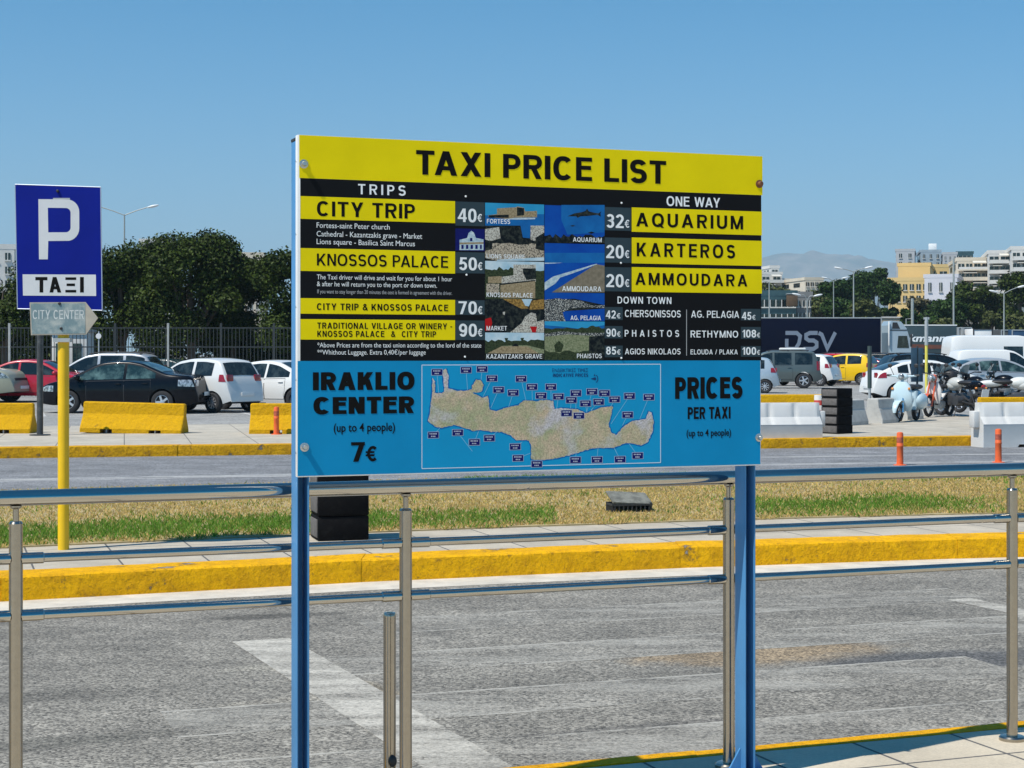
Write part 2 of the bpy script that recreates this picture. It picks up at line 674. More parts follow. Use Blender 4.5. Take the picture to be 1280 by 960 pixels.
    if ch == '7':
        w = .54
        return w, [Rr(0, 1 - th, w, 1), D(w * .34, 0, w - t * .55, 1 - th * .5)]
    if ch == '8':
        w, m = .56, .53
        r1, r2 = (1 - q - m) / 2, (m - q) / 2
        return w, [S(_arc(w / 2, m + r1, w / 2 - h * 1.15, r1, 0, 345, 22), True), S(_arc(w / 2, q + r2, w / 2 - h, r2, 0, 345, 22), True)]
    if ch == '&':
        w = .74
        return w, [S([(w - .02, .0), (.46, .42), (.20, .74), (.24, .88), (.36, .93), (.48, .86), (.50, .74), (.40, .60), (.16, .42), (.09, .26), (.16, .12), (.30, .07), (.46, .13), (.58, .26), (.66, .44)], w=t * .85)]
    if ch == '-':
        return .30, [Rr(0, .34, .30, .34 + th)]
    if ch == '/':
        return .40, [D(.05, 0, .35, 1, .8)]
    if ch == '.':
        return t, [Rr(0, 0, t, t)]
    if ch == '(':
        return .26, [S(_arc(.36, .45, .36 - h, .68, 115, 245, 12), w=t * .85)]
    if ch == ')':
        return .26, [S(_arc(-.10, .45, .36 - h, .68, 65, -65, 12), w=t * .85)]
    return .3, []

KERN = {('T', 'A'): -.10, ('A', 'T'): -.10, ('A', 'Y'): -.10, ('W', 'A'): -.07, ('A', 'W'): -.07, ('P', 'A'): -.08, ('L', 'T'): -.08, ('A', 'V'): -.09, ('T', 'Y'): .0, ('L', 'Y'): -.08, ('T', 'O'): -.03}

def stroke_text(body, t=.2, gap=.13, space=.34):
    """Vertices as (x, y, layer) and faces of a line of capitals."""
    key = (body, t, gap, space, 'S')
    if key in TEXT:
        return TEXT[key]
    vs, fs = [], []
    x, layer, prev = 0.0, 0, None
    for ch in body:
        if ch == ' ':
            x += space
            prev = None
            continue
        w, shapes = glyph(ch, t)
        if prev is not None:
            x += gap + KERN.get((prev, ch), 0) * (1 if gap < .2 else .5)
        layer = 0
        for sh in shapes:
            o = len(vs)
            if sh[0] == 'P':
                vs += [(x + a, b, layer) for a, b in sh[1]]
                fs.append(tuple(range(o, o + len(sh[1]))))
            else:
                pts, closed, wd = [Vector(p) for p in sh[1]], sh[2], sh[3]
                n = len(pts)
                for i in range(n):
                    a = pts[i - 1] if (i > 0 or closed) else pts[i]
                    b = pts[(i + 1) % n] if (i < n - 1 or closed) else pts[i]
                    d1 = (pts[i] - a).normalized() if (pts[i] - a).length > 1e-7 else (b - pts[i]).normalized()
                    d2 = (b - pts[i]).normalized() if (b - pts[i]).length > 1e-7 else d1
                    m = d1 + d2
                    m = m.normalized() if m.length > 1e-6 else d1
                    nn = Vector((-m.y, m.x))
                    k = wd / 2 / max(.45, nn.dot(Vector((-d1.y, d1.x))))
                    vs += [(x + pts[i].x + nn.x * k, pts[i].y + nn.y * k, layer), (x + pts[i].x - nn.x * k, pts[i].y - nn.y * k, layer)]
                for i in range(n if closed else n - 1):
                    j = (i + 1) % n
                    fs.append((o + 2 * i, o + 2 * i + 1, o + 2 * j + 1, o + 2 * j))
            layer += 1
        x += w
        prev = ch
    TEXT[key] = (vs, fs, x)
    return TEXT[key]

# ------------------------------------------------------------------ the setting
ROAD_Z, LOT_Z, FAR_Z, ISL_Z = -0.12, -0.07, 0.05, 0.04
A_FENCE = math.atan(.378)                       # direction of the near kerb, handrail and price board
def y_fence(x): return 6.10 + .378 * x
def y_near(x): return 6.36 + .378 * x           # road edge of the near kerb
def quad(c, b, a):
    def f(x):
        xc = max(-11, min(9, x))
        return c + b * xc + a * xc * xc + (b + 2 * a * xc) * (x - xc)
    return f
y_isl = quad(12.90, .345, -.016)                # road edge of the island kerb
y_islk = quad(13.30, .345, -.016)
y_grass = quad(14.85, .345, -.014)
y_back = quad(20.77, .30, -.010)
def y_far(x): return 29.26 + .227 * x           # road edge of the far kerb
def y_farb(x): return 38.6 + .30 * x

ASPH = (.212, .197, .168)
ground_m = road_mat('dusty_ground', (.30, .29, .27))
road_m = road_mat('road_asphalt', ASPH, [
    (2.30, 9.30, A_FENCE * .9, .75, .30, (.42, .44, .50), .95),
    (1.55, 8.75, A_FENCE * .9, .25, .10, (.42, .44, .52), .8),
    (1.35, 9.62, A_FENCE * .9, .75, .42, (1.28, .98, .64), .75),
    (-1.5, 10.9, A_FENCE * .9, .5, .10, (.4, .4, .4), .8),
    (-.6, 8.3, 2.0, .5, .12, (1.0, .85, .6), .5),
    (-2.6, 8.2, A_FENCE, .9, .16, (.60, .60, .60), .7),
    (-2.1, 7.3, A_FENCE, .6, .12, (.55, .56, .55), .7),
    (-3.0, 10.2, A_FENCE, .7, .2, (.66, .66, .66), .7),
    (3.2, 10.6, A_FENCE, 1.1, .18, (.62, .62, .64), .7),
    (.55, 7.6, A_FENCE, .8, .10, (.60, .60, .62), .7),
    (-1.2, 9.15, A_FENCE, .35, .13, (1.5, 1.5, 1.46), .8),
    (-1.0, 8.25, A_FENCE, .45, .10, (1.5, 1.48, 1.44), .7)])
far_road_m = road_mat('far_road_asphalt', (.20, .203, .21))
lot_m = road_mat('parking_asphalt', (.30, .295, .28))

def sheet(name, fn0, fn1, z, mat, x0, x1, n=60, kind='structure', thick=0.0):
    """A flat strip of ground between two lines, with a thickness where its edge shows."""
    mb = MB()
    xs = [x0 + (x1 - x0) * i / n for i in range(n + 1)]
    rings = []
    for x in xs:
        a, b = fn0(x), fn1(x)
        if thick:
            rings.append([(x, a, z - thick), (x, a, z), (x, b, z), (x, b, z - thick)])
        else:
            rings.append([(x, a, z), (x, b, z)])
    if thick:
        mb.loft(rings, caps=True)
    else:
        vs = [p for r in rings for p in r]
        mb.add(vs, [(2 * i, 2 * i + 2, 2 * i + 3, 2 * i + 1) for i in range(n)])
    o = mb.build(name, mat, smooth=0, fix=bool(thick))
    if not thick:
        me = o.data
        if len(me.polygons) and me.polygons[0].normal.z < 0:
            me.flip_normals()
    o['kind'] = kind
    return o

gm = MB()
gm.add([(-3200, -350, -.16), (5600, -350, -.16), (5600, 10950, -.16), (-3200, 10950, -.16)], [(0, 1, 2, 3)])
struct(gm.build('ground', ground_m, smooth=0))
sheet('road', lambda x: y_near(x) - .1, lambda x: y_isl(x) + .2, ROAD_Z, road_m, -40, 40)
sheet('far_road', lambda x: y_back(x) - .2, lambda x: y_far(x) + .2, ROAD_Z, far_road_m, -60, 60)
sheet('parking_lot', lambda x: y_farb(x) - 8, lambda x: 175, LOT_Z, lot_m, -160, 160)
gutter_m = M('gutter_concrete', (.55, .505, .43), .85, var=.18, scale=5, bmp=.3, bscale=40)
sheet('gutter_strip', lambda x: y_isl(x) - .46, lambda x: y_isl(x) + .05, ROAD_Z + .0015, gutter_m, -30, 30)

slab_near = slab_mat('sidewalk_slabs', (.56, .48, .36), .46, .46, A_FENCE)
slab_isl = slab_mat('island_slabs', (.45, .395, .31), .62, .62, R(18.5))
slab_far = slab_mat('far_sidewalk_slabs', (.44, .40, .33), 1.1, .8, R(12.8))
sheet('sidewalk', lambda x: -60, lambda x: y_near(x) - .067, 0.0, slab_near, -40, 40, thick=.15)
sheet('island_path', lambda x: y_islk(x) - .05, lambda x: y_grass(x) + .1, ISL_Z, slab_isl, -40, 40, thick=.15)
sheet('island_soil', lambda x: y_grass(x) + .02, lambda x: y_back(x), ISL_Z + .012, M('dry_soil', (.36, .28, .14), .95, var=.3, scale=9), -40, 40, thick=.15)
sheet('far_sidewalk', lambda x: y_far(x) + .30, lambda x: y_farb(x), FAR_Z, slab_far, -60, 60, thick=.14)

def kerb(name, fn, z0, z1, depth, x0, x1, unit, mat, rnd=.02, jit=1.0):
    """Kerb stones laid end to end along a line."""
    mb = MB()
    x = x0
    while x < x1:
        xb = x + unit * random.uniform(.96, 1.04)
        pa, pb = Vector((x + .002, fn(x), 0)), Vector((xb, fn(xb), 0))
        n = 12
        ja, jz = random.uniform(-.003, .003), random.uniform(-.002, .002)
        rings = []
        for i in range(n + 1):
            p = pa.lerp(pb, i / n)
            w1, w2 = jit * random.uniform(-.004, .004), jit * random.uniform(-.003, .003)
            y0, zt = p.y + ja + w1, z1 + jz + w2
            e = rnd
            rings.append([(p.x, y0, z0), (p.x, y0 + .004, zt - e), (p.x, y0 + .3 * e, zt - e * .3), (p.x, y0 + e, zt), (p.x, y0 + depth, zt - .002), (p.x, y0 + depth, z0)])
        mb.loft(rings)
        x = xb
    return struct(mb.build(name, mat, smooth=50))

YEL = (.90, .47, .004)
kerb('kerb_near', y_near, ROAD_Z - .02, .006, -.062, -30, 30, .9, kerb_mat('near_kerb_paint', (.88, .44, .004), (.36, .34, .30), .64, .45), .02, .25)
sheet('kerb_joint', lambda x: y_near(x) - .069, lambda x: y_near(x) - .060, -.004, BLACKP, -30, 30)
kerb('island_kerb', y_isl, ROAD_Z - .02, ISL_Z + .008, .40, -30, 26, 2.4, kerb_mat('island_kerb_paint', YEL, (.34, .31, .28), .63, .50), .035)
kerb('far_kerb', y_far, ROAD_Z - .02, FAR_Z + .008, .30, -34, 34, 2.2, kerb_mat('far_kerb_paint', (.72, .38, .008), (.20, .17, .13), .62, .65), .03)

# road markings on the near road: a worn zebra crossing and an old stop line
def strip(name, mat, p0, p1, w, z):
    d = Vector((p1[0] - p0[0], p1[1] - p0[1], 0))
    L = d.length
    mb = MB()
    n = 24
    vs = []
    for i in range(n + 1):
        x = -L / 2 + L * i / n
        vs += [(x, -w / 2, 0), (x, w / 2, 0)]
    mb.add(vs, [(2 * i, 2 * i + 2, 2 * i + 3, 2 * i + 1) for i in range(n)])
    o = mb.build(name, mat, smooth=0, fix=False, loc=((p0[0] + p1[0]) / 2, (p0[1] + p1[1]) / 2, z), rz=math.atan2(d.y, d.x))
    return struct(o)

zeb = worn_paint_mat('worn_zebra_paint', ASPH, (.44, .42, .37), .42, .85, .29)
for k, (y0, xa, xb) in enumerate(((10.78, -.9, 3.2), (9.48, -1.0, 3.6), (8.25, -1.55, 2.6), (7.12, -1.2, 3.4))):
    strip('zebra_marking', zeb, (xa, y0 + .352 * xa), (xb, y0 + .352 * xb), .58, ROAD_Z + .001)
white_line = worn_paint_mat('worn_line_paint', ASPH, (.62, .585, .51), .74)
strip('stop_line', white_line, (-1.47, 9.98), (-.05, 6.60), .34, ROAD_Z + .002)
strip('lane_line', white_line, (3.05, 11.65), (3.65, 10.2), .20, ROAD_Z + .002)
far_line = worn_paint_mat('far_line_paint', (.20, .203, .21), (.62, .61, .58), .55)
strip('far_line', far_line, (-3.0, 24.6), (12.0, 27.4), .35, ROAD_Z + .001)
strip('far_line', far_line, (-8.0, 22.3), (-2.0, 23.9), .5, ROAD_Z + .001)
strip('far_line', far_line, (3.5, 27.6), (12, 29.4), .3, ROAD_Z + .001)
lot_line = worn_paint_mat('bay_line_paint', (.30, .295, .28), (.74, .73, .70), .7)
for k in range(-9, 12):
    strip('bay_line', lot_line, (k * 3.0 + 10, 66), (k * 3.0 + 8.6, 71), .12, LOT_Z + .0015)
for k in range(-11, 1):
    strip('bay_line', lot_line, (k * 2.8 - 1, 44.5), (k * 2.8 - 2.5, 49.5), .12, LOT_Z + .0015)
strip('bay_line', lot_line, (6.5, 47), (22, 52), .15, LOT_Z + .0015)
strip('bay_line', lot_line, (6.5, 50), (22, 56), .15, LOT_Z + .0015)

# grass on the island
def grass():
    rng = np.random.default_rng(3)
    def green_amount(x, y, yg, yb):
        t = (y - yg) / (yb - yg)
        s = (y - yg)
        g = 0.0
        if x < -1.2:
            g = max(g, math.exp(-((s - 1.0) / .75) ** 2) * 1.1)
        elif x < .4:
            g = max(g, math.exp(-((s - .9) / .7) ** 2) * .65)
        if 2.1 < x < 4.9:
            g = max(g, math.exp(-((s - 1.1) / .8) ** 2) * min(1, (x - 2.0) / .4, (5.0 - x) / .8) * .7)
        if -.6 < x < 2.2:
            g = max(g, math.exp(-((t - .93) / .12) ** 2) * .9)
        if x > 4.6:
            g = max(g, math.exp(-((t - .9) / .15) ** 2) * .7)
        if x < -4:
            g = max(g, math.exp(-((t - .8) / .1) ** 2) * .35)
        return g
    verts, faces, cols = [], [], []
    N = 190000
    xs = rng.uniform(-8.2, 9.0, N)
    us = rng.uniform(0, 1, N) ** 1.25
    tone = rng.uniform(0, 1, N)
    ang = rng.uniform(0, 2 * math.pi, N)
    ph = np.sin(xs * 2.3) * .2
    for i in range(N):
        x = xs[i]
        yg, yb = y_grass(x) + .04 + .05 * math.sin(x * 5.1) + .03 * math.sin(x * 13), y_back(x)
        y = yg + (yb - yg) * us[i]
        g = green_amount(x, y, yg, yb) + .07 * math.sin(x * 3.1 + y * 1.7) * math.sin(y * 2.9 - x)
        green = tone[i] < g
        if not green and rng.random() < .12 + .25 * max(0, math.sin(x * 1.9 + 2 * math.sin(y * 1.1))):
            continue
        h = (.042 if green else .024) * rng.uniform(.5, 1.35)
        w = .007 if green else .006
        w *= 1 + (y - 13) * .05
        ca, sa = math.cos(ang[i]), math.sin(ang[i])
        lean = rng.uniform(.2, 1.2) * h
        o = len(verts)
        z = ISL_Z + .010
        la = rng.uniform(0, 6.28)
        verts += [(x - ca * w, y - sa * w, z), (x + ca * w, y + sa * w, z), (x + math.cos(la) * lean, y + math.sin(la) * lean, z + h)]
        faces.append((o, o + 1, o + 2))
        r = rng.uniform(.75, 1.2)
        if green:
            cc = (.13 * r, .27 * r, .03 * r) if rng.random() < .8 else (.34 * r, .36 * r, .08 * r)
        else:
            q = rng.random()
            cc = (.70 * r, .50 * r, .18 * r) if q < .6 else ((.44 * r, .32 * r, .13 * r) if q < .82 else (.40 * r, .38 * r, .09 * r))
        cols += [(*cc, 1)] * 3
    me = bpy.data.meshes.new('grass')
    me.from_pydata(verts, [], faces)
    at_ = me.color_attributes.new('tint', 'FLOAT_COLOR', 'CORNER')
    at_.data.foreach_set('color', np.array(cols, dtype=np.float32).ravel())
    m, nt, bs = nodes_of('grass_blades')
    a = nt.nodes.new('ShaderNodeAttribute')
    a.attribute_name = 'tint'
    nt.links.new(a.outputs['Color'], bs.inputs['Base Color'])
    bs.inputs['Roughness'].default_value = .7
    bs.inputs['Specular IOR Level'].default_value = .2
    tr = nt.nodes.new('ShaderNodeBsdfTranslucent')
    nt.links.new(a.outputs['Color'], tr.inputs['Color'])
    mx = nt.nodes.new('ShaderNodeMixShader')
    mx.inputs[0].default_value = .42
    nt.links.new(bs.outputs[0], mx.inputs[1])
    nt.links.new(tr.outputs[0], mx.inputs[2])
    nt.links.new(mx.outputs[0], nt.nodes['Material Output'].inputs['Surface'])
    me.materials.append(m)
    o = link('grass', me)
    o['kind'] = 'stuff'
    o['label'] = 'dry straw coloured lawn with greener strips on the road island'
grass()

# ------------------------------------------------------------------ the price board
A_B = A_FENCE
BC = Vector((.1005, 5.91, 0))
BD = Vector((math.cos(A_B), math.sin(A_B), 0))
BN = Vector((math.sin(A_B), -math.cos(A_B), 0))

def board_uv(px, py):
    """Place on the face of the board (metres from its middle, height) read off the photograph."""
    ray = Vector(((px - 640) / F, 1, (HY - py) / F))
    t = BC.dot(BN) / Vector((ray.x, ray.y, 0)).dot(BN)
    p = ray * t
    return (p - BC).dot(BD), CH + p.z

def ink(name, c, rough=.38, var=.06, scale=5):
    return M(name, c, .7, 0, var=var, scale=scale, spec=.08)

INK_Y = ink('sign_yellow', (.82, .66, .004))
INK_K = ink('sign_black', (.008, .009, .011), .4)
INK_T = ink('sign_letter_black', (.007, .007, .007), .5)
INK_W = ink('sign_white', (.82, .84, .84), .5)
INK_G = ink('sign_grey', (.42, .43, .44), .5)
INK_B = ink('sign_blue', (.006, .25, .50))
INK_P = ink('sign_slate', (.035, .058, .072))
INK_N = ink('sign_navy', (.008, .012, .12))

class Face:
    """Flat print on a panel: x along, z up, each layer a fraction of a millimetre further out (towards -y)."""
    def __init__(self, uv):
        self.uv = uv

    def rect(self, mb, tl, br, lay, mi=0):
        u0, v1 = self.uv(*tl)
        u1, v0 = self.uv(*br)
        y = -lay
        mb.add([(u0, y, v0), (u1, y, v0), (u1, y, v1), (u0, y, v1)], [(0, 1, 2, 3)], mi)

    def poly(self, mb, pts, lay, mi=0):
        vs = [self.uv(*p) for p in pts]
        mb.add([(u, -lay, v) for u, v in vs], [tuple(range(len(vs)))], mi)

    def text(self, mb, body, x0, x1, base, cap, lay, off=.02, spacing=1.0, mi=0):
        u0, v0 = self.uv(x0, base)
        u1, _ = self.uv(x1, base)
        _, v1 = self.uv(x0, base - cap)
        if body.upper() == body and '*' not in body and all(ord(c) < 128 for c in body):
            wt, gap = off if isinstance(off, tuple) else (.17, .14)
            v, f, w = stroke_text(body, wt, gap * spacing, max(.46, .30 + gap * 1.6))
            sx, sy = (u1 - u0) / w, v1 - v0
            mb.add([(u0 + p[0] * sx, -lay - .00004 * p[2], v0 + p[1] * sy) for p in v], f, mi)
            return
        v, f, w = text_geo(body, 0.0 if isinstance(off, tuple) else off, spacing)
        sx, sy = (u1 - u0) / w, v1 - v0
        mb.add([(u0 + p[0] * sx, -lay, v0 + p[1] * sy) for p in v], f, mi)

    def euro(self, mb, x0, x1, base, cap, lay, wt=.17, mi=0):
        u0, v0 = self.uv(x0, base)
        u1, _ = self.uv(x1, base)
        _, v1 = self.uv(x0, base - cap)
        h, w = v1 - v0, u1 - u0
        cx, cy, ro, rx = u0 + w * .58, v0 + h / 2, h / 2, w * .46
        s = h * wt
        n = 20
        out, inn = [], []
        for k in range(n + 1):
            a = R(48 + (312 - 48) * k / n)
            out.append((cx + rx * math.cos(a), -lay, cy + ro * math.sin(a)))
            inn.append((cx + (rx - s) * math.cos(a), -lay, cy + (ro - s) * math.sin(a)))
        mb.add(out + inn, [(k, k + 1, k + n + 2, k + n + 1) for k in range(n)], mi)
        for dz in (.10, -.10):
            zc = cy + dz * h
            mb.add([(u0, -lay - .0002, zc - s * .33), (cx + rx * .25, -lay - .0002, zc - s * .33), (cx + rx * .3, -lay - .0002, zc + s * .33), (u0, -lay - .0002, zc + s * .33)], [(0, 1, 2, 3)], mi)

bf = Face(board_uv)
u_l, v_t = board_uv(374, 168)
u_r, v_b = board_uv(950, 580)
u_l = -.862; u_r = .862
v_t, v_b = 2.272, 1.146
sign = thing('price_board', 'large yellow, black and blue taxi price list board on two blue posts', 'sign', BC, A_B)
WHITE_AL = M('white_aluminium', (.78, .78, .77), .4, .1, var=.05)
mb = MB()
mb.rbox(((u_l + u_r) / 2, .0125, (v_t + v_b) / 2), (u_r - u_l, .025, v_t - v_b), .003)
mb.build('board', WHITE_AL, sign)
mb = MB()
for z in (v_t - .06, v_b + .06, (v_t + v_b) / 2):
    mb.box(((u_l + u_r) / 2, .034, z), (u_r - u_l - .01, .018, .04))
mb.build('back_rail', GREYM, sign)
BLUEP = M('blue_post_paint', (.075, .24, .47), .45, 0, var=.10, scale=5, spec=.2)
for s, x in ((-1, u_l + .031), (1, u_r - .020)):
    mb = MB()
    for sx in (-1, 1):
        mb.rbox((x + sx * .019, .083, 1.13), (.004, .08, 2.26), .0012)
    mb.rbox((x, .1215, 1.13), (.0335, .003, 2.258), .0008)
    po = mb.build('post', BLUEP, sign)          # an open steel channel
    mb = MB()
    mb.rbox((x, .083, 2.2655), (.046, .084, .011), .003)
    mb.build('post_cap', BLACKP, po)
    mb = MB()
    mb.box((x, .083, .006), (.16, .16, .012))
    for sx in (-1, 1):
        mb.prism([(0, 0), (.055, 0), (0, .09)], lambda a, b, d, sx=sx, x=x: (x + sx * (.0215 + a), .083 + d, .013 + b), -.004, .004)
        mb.lathe([(.011, 0), (.011, .012), (.006, .016)], c=(x + sx * .06, .045, .012), seg=8)
    mb.build('base_plate', BLUEP, po)
BOLT = M('bolt_steel', (.55, .54, .52), .3, .9)
RUST = M('rusty_bolt', (.20, .08, .04), .7, .3, var=.3, scale=60)
for i, p in enumerate(((379.5, 205), (380.5, 559), (949, 230), (948.5, 547))):
    u, v = board_uv(*p)
    mb = MB()
    mb.lathe([(.015, .001), (.015, -.003), (.009, -.0035), (.009, -.016), (.007, -.019)], axis='y', c=(u, 0, v), seg=12)
    mb.build('bolt', RUST if i == 2 else BOLT, sign)
for p in ((582, 245.5), (583, 343.5), (581, 446), (776.7, 253.7), (776, 328.7), (776.5, 447.5)):
    u, v = board_uv(*p)
    mb = MB()
    mb.lathe([(.0036, -.001), (.0034, -.003), (.001, -.0042)], axis='y', c=(u, 0, v), seg=10)
    mb.build('rivet', INK_W, sign)
for k in range(5):
    mb = MB()
    mb.lathe([(.004, 0), (.003, -.002)], axis='x', c=(u_l, .012, v_b + .08 + k * .24), seg=8)
    mb.build('edge_screw', BOLT, sign)

L1, L2, L3 = .0004, .0007, .0012
def panel(name, tl, br, m, items, lay=L1):
    """One printed field with its own line or lines of lettering."""
    mb = MB()
    bf.rect(mb, tl, br, lay)
    p = mb.build(name, m, sign, smooth=0, fix=False)
    for it in items:
        kind, mm, args = it[0], it[1], it[2:]
        t = MB()
        if kind == 't':
            body, x0, x1, base, cap = args[:5]
            off = args[5] if len(args) > 5 else .02
            spc = args[6] if len(args) > 6 else 1.0
            bf.text(t, body, x0, x1, base, cap, L3, off, spc)
        elif kind == 'e':
            bf.euro(t, *args[:4], L3, args[4] if len(args) > 4 else .17)
        elif kind == 'r':
            bf.rect(t, args[0], args[1], L3)
        t.build('lettering' if kind != 'r' else 'divider_line', mm, p, smooth=0, fix=False)
    return p

W_, K_, G_ = INK_W, INK_T, INK_G
B_ = (.205, .10)
panel('header_panel', (374, 168.6), (953, 244), INK_Y, [('t', K_, 'TAXI PRICE LIST', 520, 832.5, 218, 30.5, B_, 1.04)])
panel('trip_panel', (375.3, 222.5), (951.5, 450.6), INK_K, [
    ('t', W_, 'TRIPS', 447.5, 507, 242.7, 12.8, (.17, .36)),
    ('t', W_, 'Fortess-saint Peter church', 395.7, 487, 284.6, 6.6, 0),
    ('t', W_, 'Cathedral - Kazantzakis grave - Market', 395.7, 527.5, 295.3, 6.6, 0),
    ('t', W_, 'Lions square - Basilica Saint Marcus', 395.7, 518.5, 305.0, 6.6, 0),
    ('t', W_, 'The Taxi driver will drive and wait for you for about 1 hour', 396, 565, 349.0, 5.9, 0),
    ('t', W_, '& after he will return you to the port or down town.', 396, 546, 357.6, 5.9, 0),
    ('t', G_, 'If you want to stay longer than 20 minutes the cost is formed in agreement with the driver.', 396.5, 565, 366.6, 4.8, 0),
    ('t', W_, '*Above Prices are from the taxi union according to the lord of the state', 396.5, 601.5, 434.2, 5.9, 0),
    ('t', W_, '**Whithout Luggage. Extra 0,40\u20ac/per luggage', 396.5, 532, 443.2, 5.9, 0),
    ('t', W_, 'ONE WAY', 833, 900, 257.3, 12.2, (.17, .14)),
    ('t', W_, 'DOWN TOWN', 771.7, 839, 379.3, 8.6, (.16, .18)),
    ('t', W_, 'CHERSONISSOS', 781, 850.7, 396.2, 8.8, (.15, .14)),
    ('t', W_, 'AG. PELAGIA', 863.7, 923.7, 397, 8.8, (.15, .14)),
    ('t', W_, 'PHAISTOS', 780.7, 848.7, 420.8, 8.4, (.165, .55)),
    ('t', W_, 'RETHYMNO', 863, 922.5, 421.8, 8.6, (.16, .16)),
    ('t', W_, 'AGIOS NIKOLAOS', 781, 850.5, 443, 7.4, (.155, .15)),
    ('t', W_, 'ELOUDA / PLAKA', 863, 922, 443, 6.2, (.155, .16)),
    ('r', G_, (857.6, 387), (858.4, 444.5)),
])
panel('tariff_panel', (372, 451.2), (950.4, 580.3), INK_B, [
    ('t', K_, 'IRAKLIO', 391, 518, 488, 22.6, (.265, .09)),
    ('t', K_, 'CENTER', 391.7, 517.5, 518, 21.4, (.265, .09)),
    ('t', K_, '(up to 4 people)', 417, 493.7, 540, 10.6, .016),
    ('t', K_, '7', 438.7, 456, 577.3, 24.5, (.2, .1)),
    ('e', K_, 457, 472.5, 577, 19.5, .19),
    ('t', K_, 'PRICES', 843.7, 928, 498.7, 27, (.25, .08)),
    ('t', K_, 'PER TAXI', 859.5, 913, 524, 15, (.225, .09)),
    ('t', K_, '(up to 4 people)', 858, 913.7, 545.7, 8.6, .018),
])
P2 = L2
panel('destination_strip', (375.5, 245), (568.8, 279), INK_Y, [('t', K_, 'CITY TRIP', 396, 518.5, 270, 18.7, (.19, .14))], P2)
panel('destination_strip', (375.5, 310), (568.8, 342), INK_Y, [('t', K_, 'KNOSSOS PALACE', 396, 560, 331.9, 15, (.165, .12))], P2)
panel('destination_strip', (375.5, 372.6), (568.8, 393.7), INK_Y, [('t', K_, 'CITY TRIP & KNOSSOS PALACE', 396, 560, 387.5, 8.4, (.195, .17))], P2)
panel('destination_strip', (375.5, 398.8), (568.8, 425), INK_Y, [
    ('t', K_, 'TRADITIONAL VILLAGE OR WINERY -', 396.5, 565, 410.8, 7.6, (.19, .17)),
    ('t', K_, 'KNOSSOS PALACE  &  CITY TRIP', 396.5, 545, 421, 7.6, (.19, .17))], P2)
panel('destination_strip', (789.5, 259.2), (952.3, 294.2), INK_Y, [('t', K_, 'AQUARIUM', 795, 928.7, 283.0, 17.2, (.19, .24))], P2)
panel('destination_strip', (789.5, 296.8), (952.3, 332.5), INK_Y, [('t', K_, 'KARTEROS', 795.7, 918.7, 320.4, 17.2, (.19, .27))], P2)
panel('destination_strip', (789.5, 333.8), (952.3, 367), INK_Y, [('t', K_, 'AMMOUDARA', 794, 934, 356, 15.3, (.19, .24))], P2)

def price(tl, br, digits, x0, x1, base, cap, ex0, ex1, ecap):
    panel('price_panel', tl, br, INK_P, [('t', W_, digits, x0, x1, base, cap, (.17, .10)), ('e', W_, ex0, ex1, base, ecap, .15)], P2)
price((569.2, 251.8), (605.7, 283), '40', 572, 595.5, 277.3, 16.8, 596.6, 603.2, 10)
price((569.2, 315), (605.7, 342), '50', 573.5, 596, 337.6, 16, 597, 603.7, 10)
price((569.2, 375), (605.7, 393.8), '70', 573, 596, 392.6, 16, 597, 603.7, 10)
price((569.2, 400.5), (605.7, 425), '90', 573.5, 596, 420.7, 16, 597, 603.7, 10)
price((755.8, 258.7), (788.7, 288.7), '32', 757.5, 779.5, 284.6, 17, 780.7, 787.3, 10)
price((755.8, 296.7), (788.7, 328.7), '20', 757.5, 779.5, 322.6, 16.5, 780.7, 787.3, 10)
price((755.8, 333.7), (788.7, 364.5), '20', 757.5, 779.5, 358.8, 16.2, 780.7, 787.3, 10)
price((755.8, 383.7), (778.3, 400), '42', 757, 769.5, 398, 10, 770.6, 776, 6.5)
price((755.8, 407.5), (778.3, 423), '90', 757.5, 770, 420.8, 10, 771, 776, 6.5)
price((755.8, 432), (778.3, 446.5), '85', 757.5, 770, 443.2, 9.8, 771, 776, 6.5)
price((926, 386), (950.7, 400.7), '45', 927, 939, 399.6, 9.6, 940, 944.7, 6)
price((926, 408.7), (950.7, 423.7), '108', 927.5, 945, 421.8, 9.6, 946, 950.2, 6)
price((926, 432.5), (950.7, 445.8), '100', 927.5, 945, 443.4, 9.4, 946, 950.2, 6)

# the small printed photographs
def duo(name, a, b, scale=60, lo=.34, hi=.66):
    return M(name, a, .7, 0, c2=b, scale=scale, lo=lo, hi=hi, spec=.08)
SKY_P = duo('print_sky', (.02, .26, .50), (.04, .34, .58), 6)
SEA_P = duo('print_sea', (.008, .10, .33), (.012, .16, .44), 10)
DEEP_P = duo('print_deep_sea', (.004, .04, .30), (.006, .11, .45), 3)
STONE_P = duo('print_stone', (.20, .15, .085), (.42, .34, .21), 168)
SHADE_P = duo('print_shadow', (.006, .010, .014), (.05, .06, .05), 60, .45, .7)
FOAM_P = duo('print_foam', (.6, .68, .7), (.25, .40, .5), 90)
SAND_P = duo('print_sand', (.16, .14, .10), (.26, .22, .16), 50)
PALE_P = duo('print_pale', (.62, .60, .52), (.16, .14, .12), 204, .42, .62)
CLOUD_P = duo('print_cloud', (.30, .50, .62), (.62, .72, .76), 14)
WOOD_P = duo('print_woods', (.012, .022, .014), (.06, .08, .04), 168)
TOWN_P = duo('print_town', (.012, .02, .03), (.55, .55, .50), 264, .48, .60)
HILL_P = duo('print_hill', (.10, .14, .07), (.32, .33, .20), 156)
RED_P = ink('print_red', (.45, .012, .015))
ORANGE_P = duo('print_orange', (.50, .30, .08), (.05, .03, .015), 144)
FOUNT_P = duo('print_fountain', (.50, .43, .33), (.04, .035, .03), 180, .45, .62)

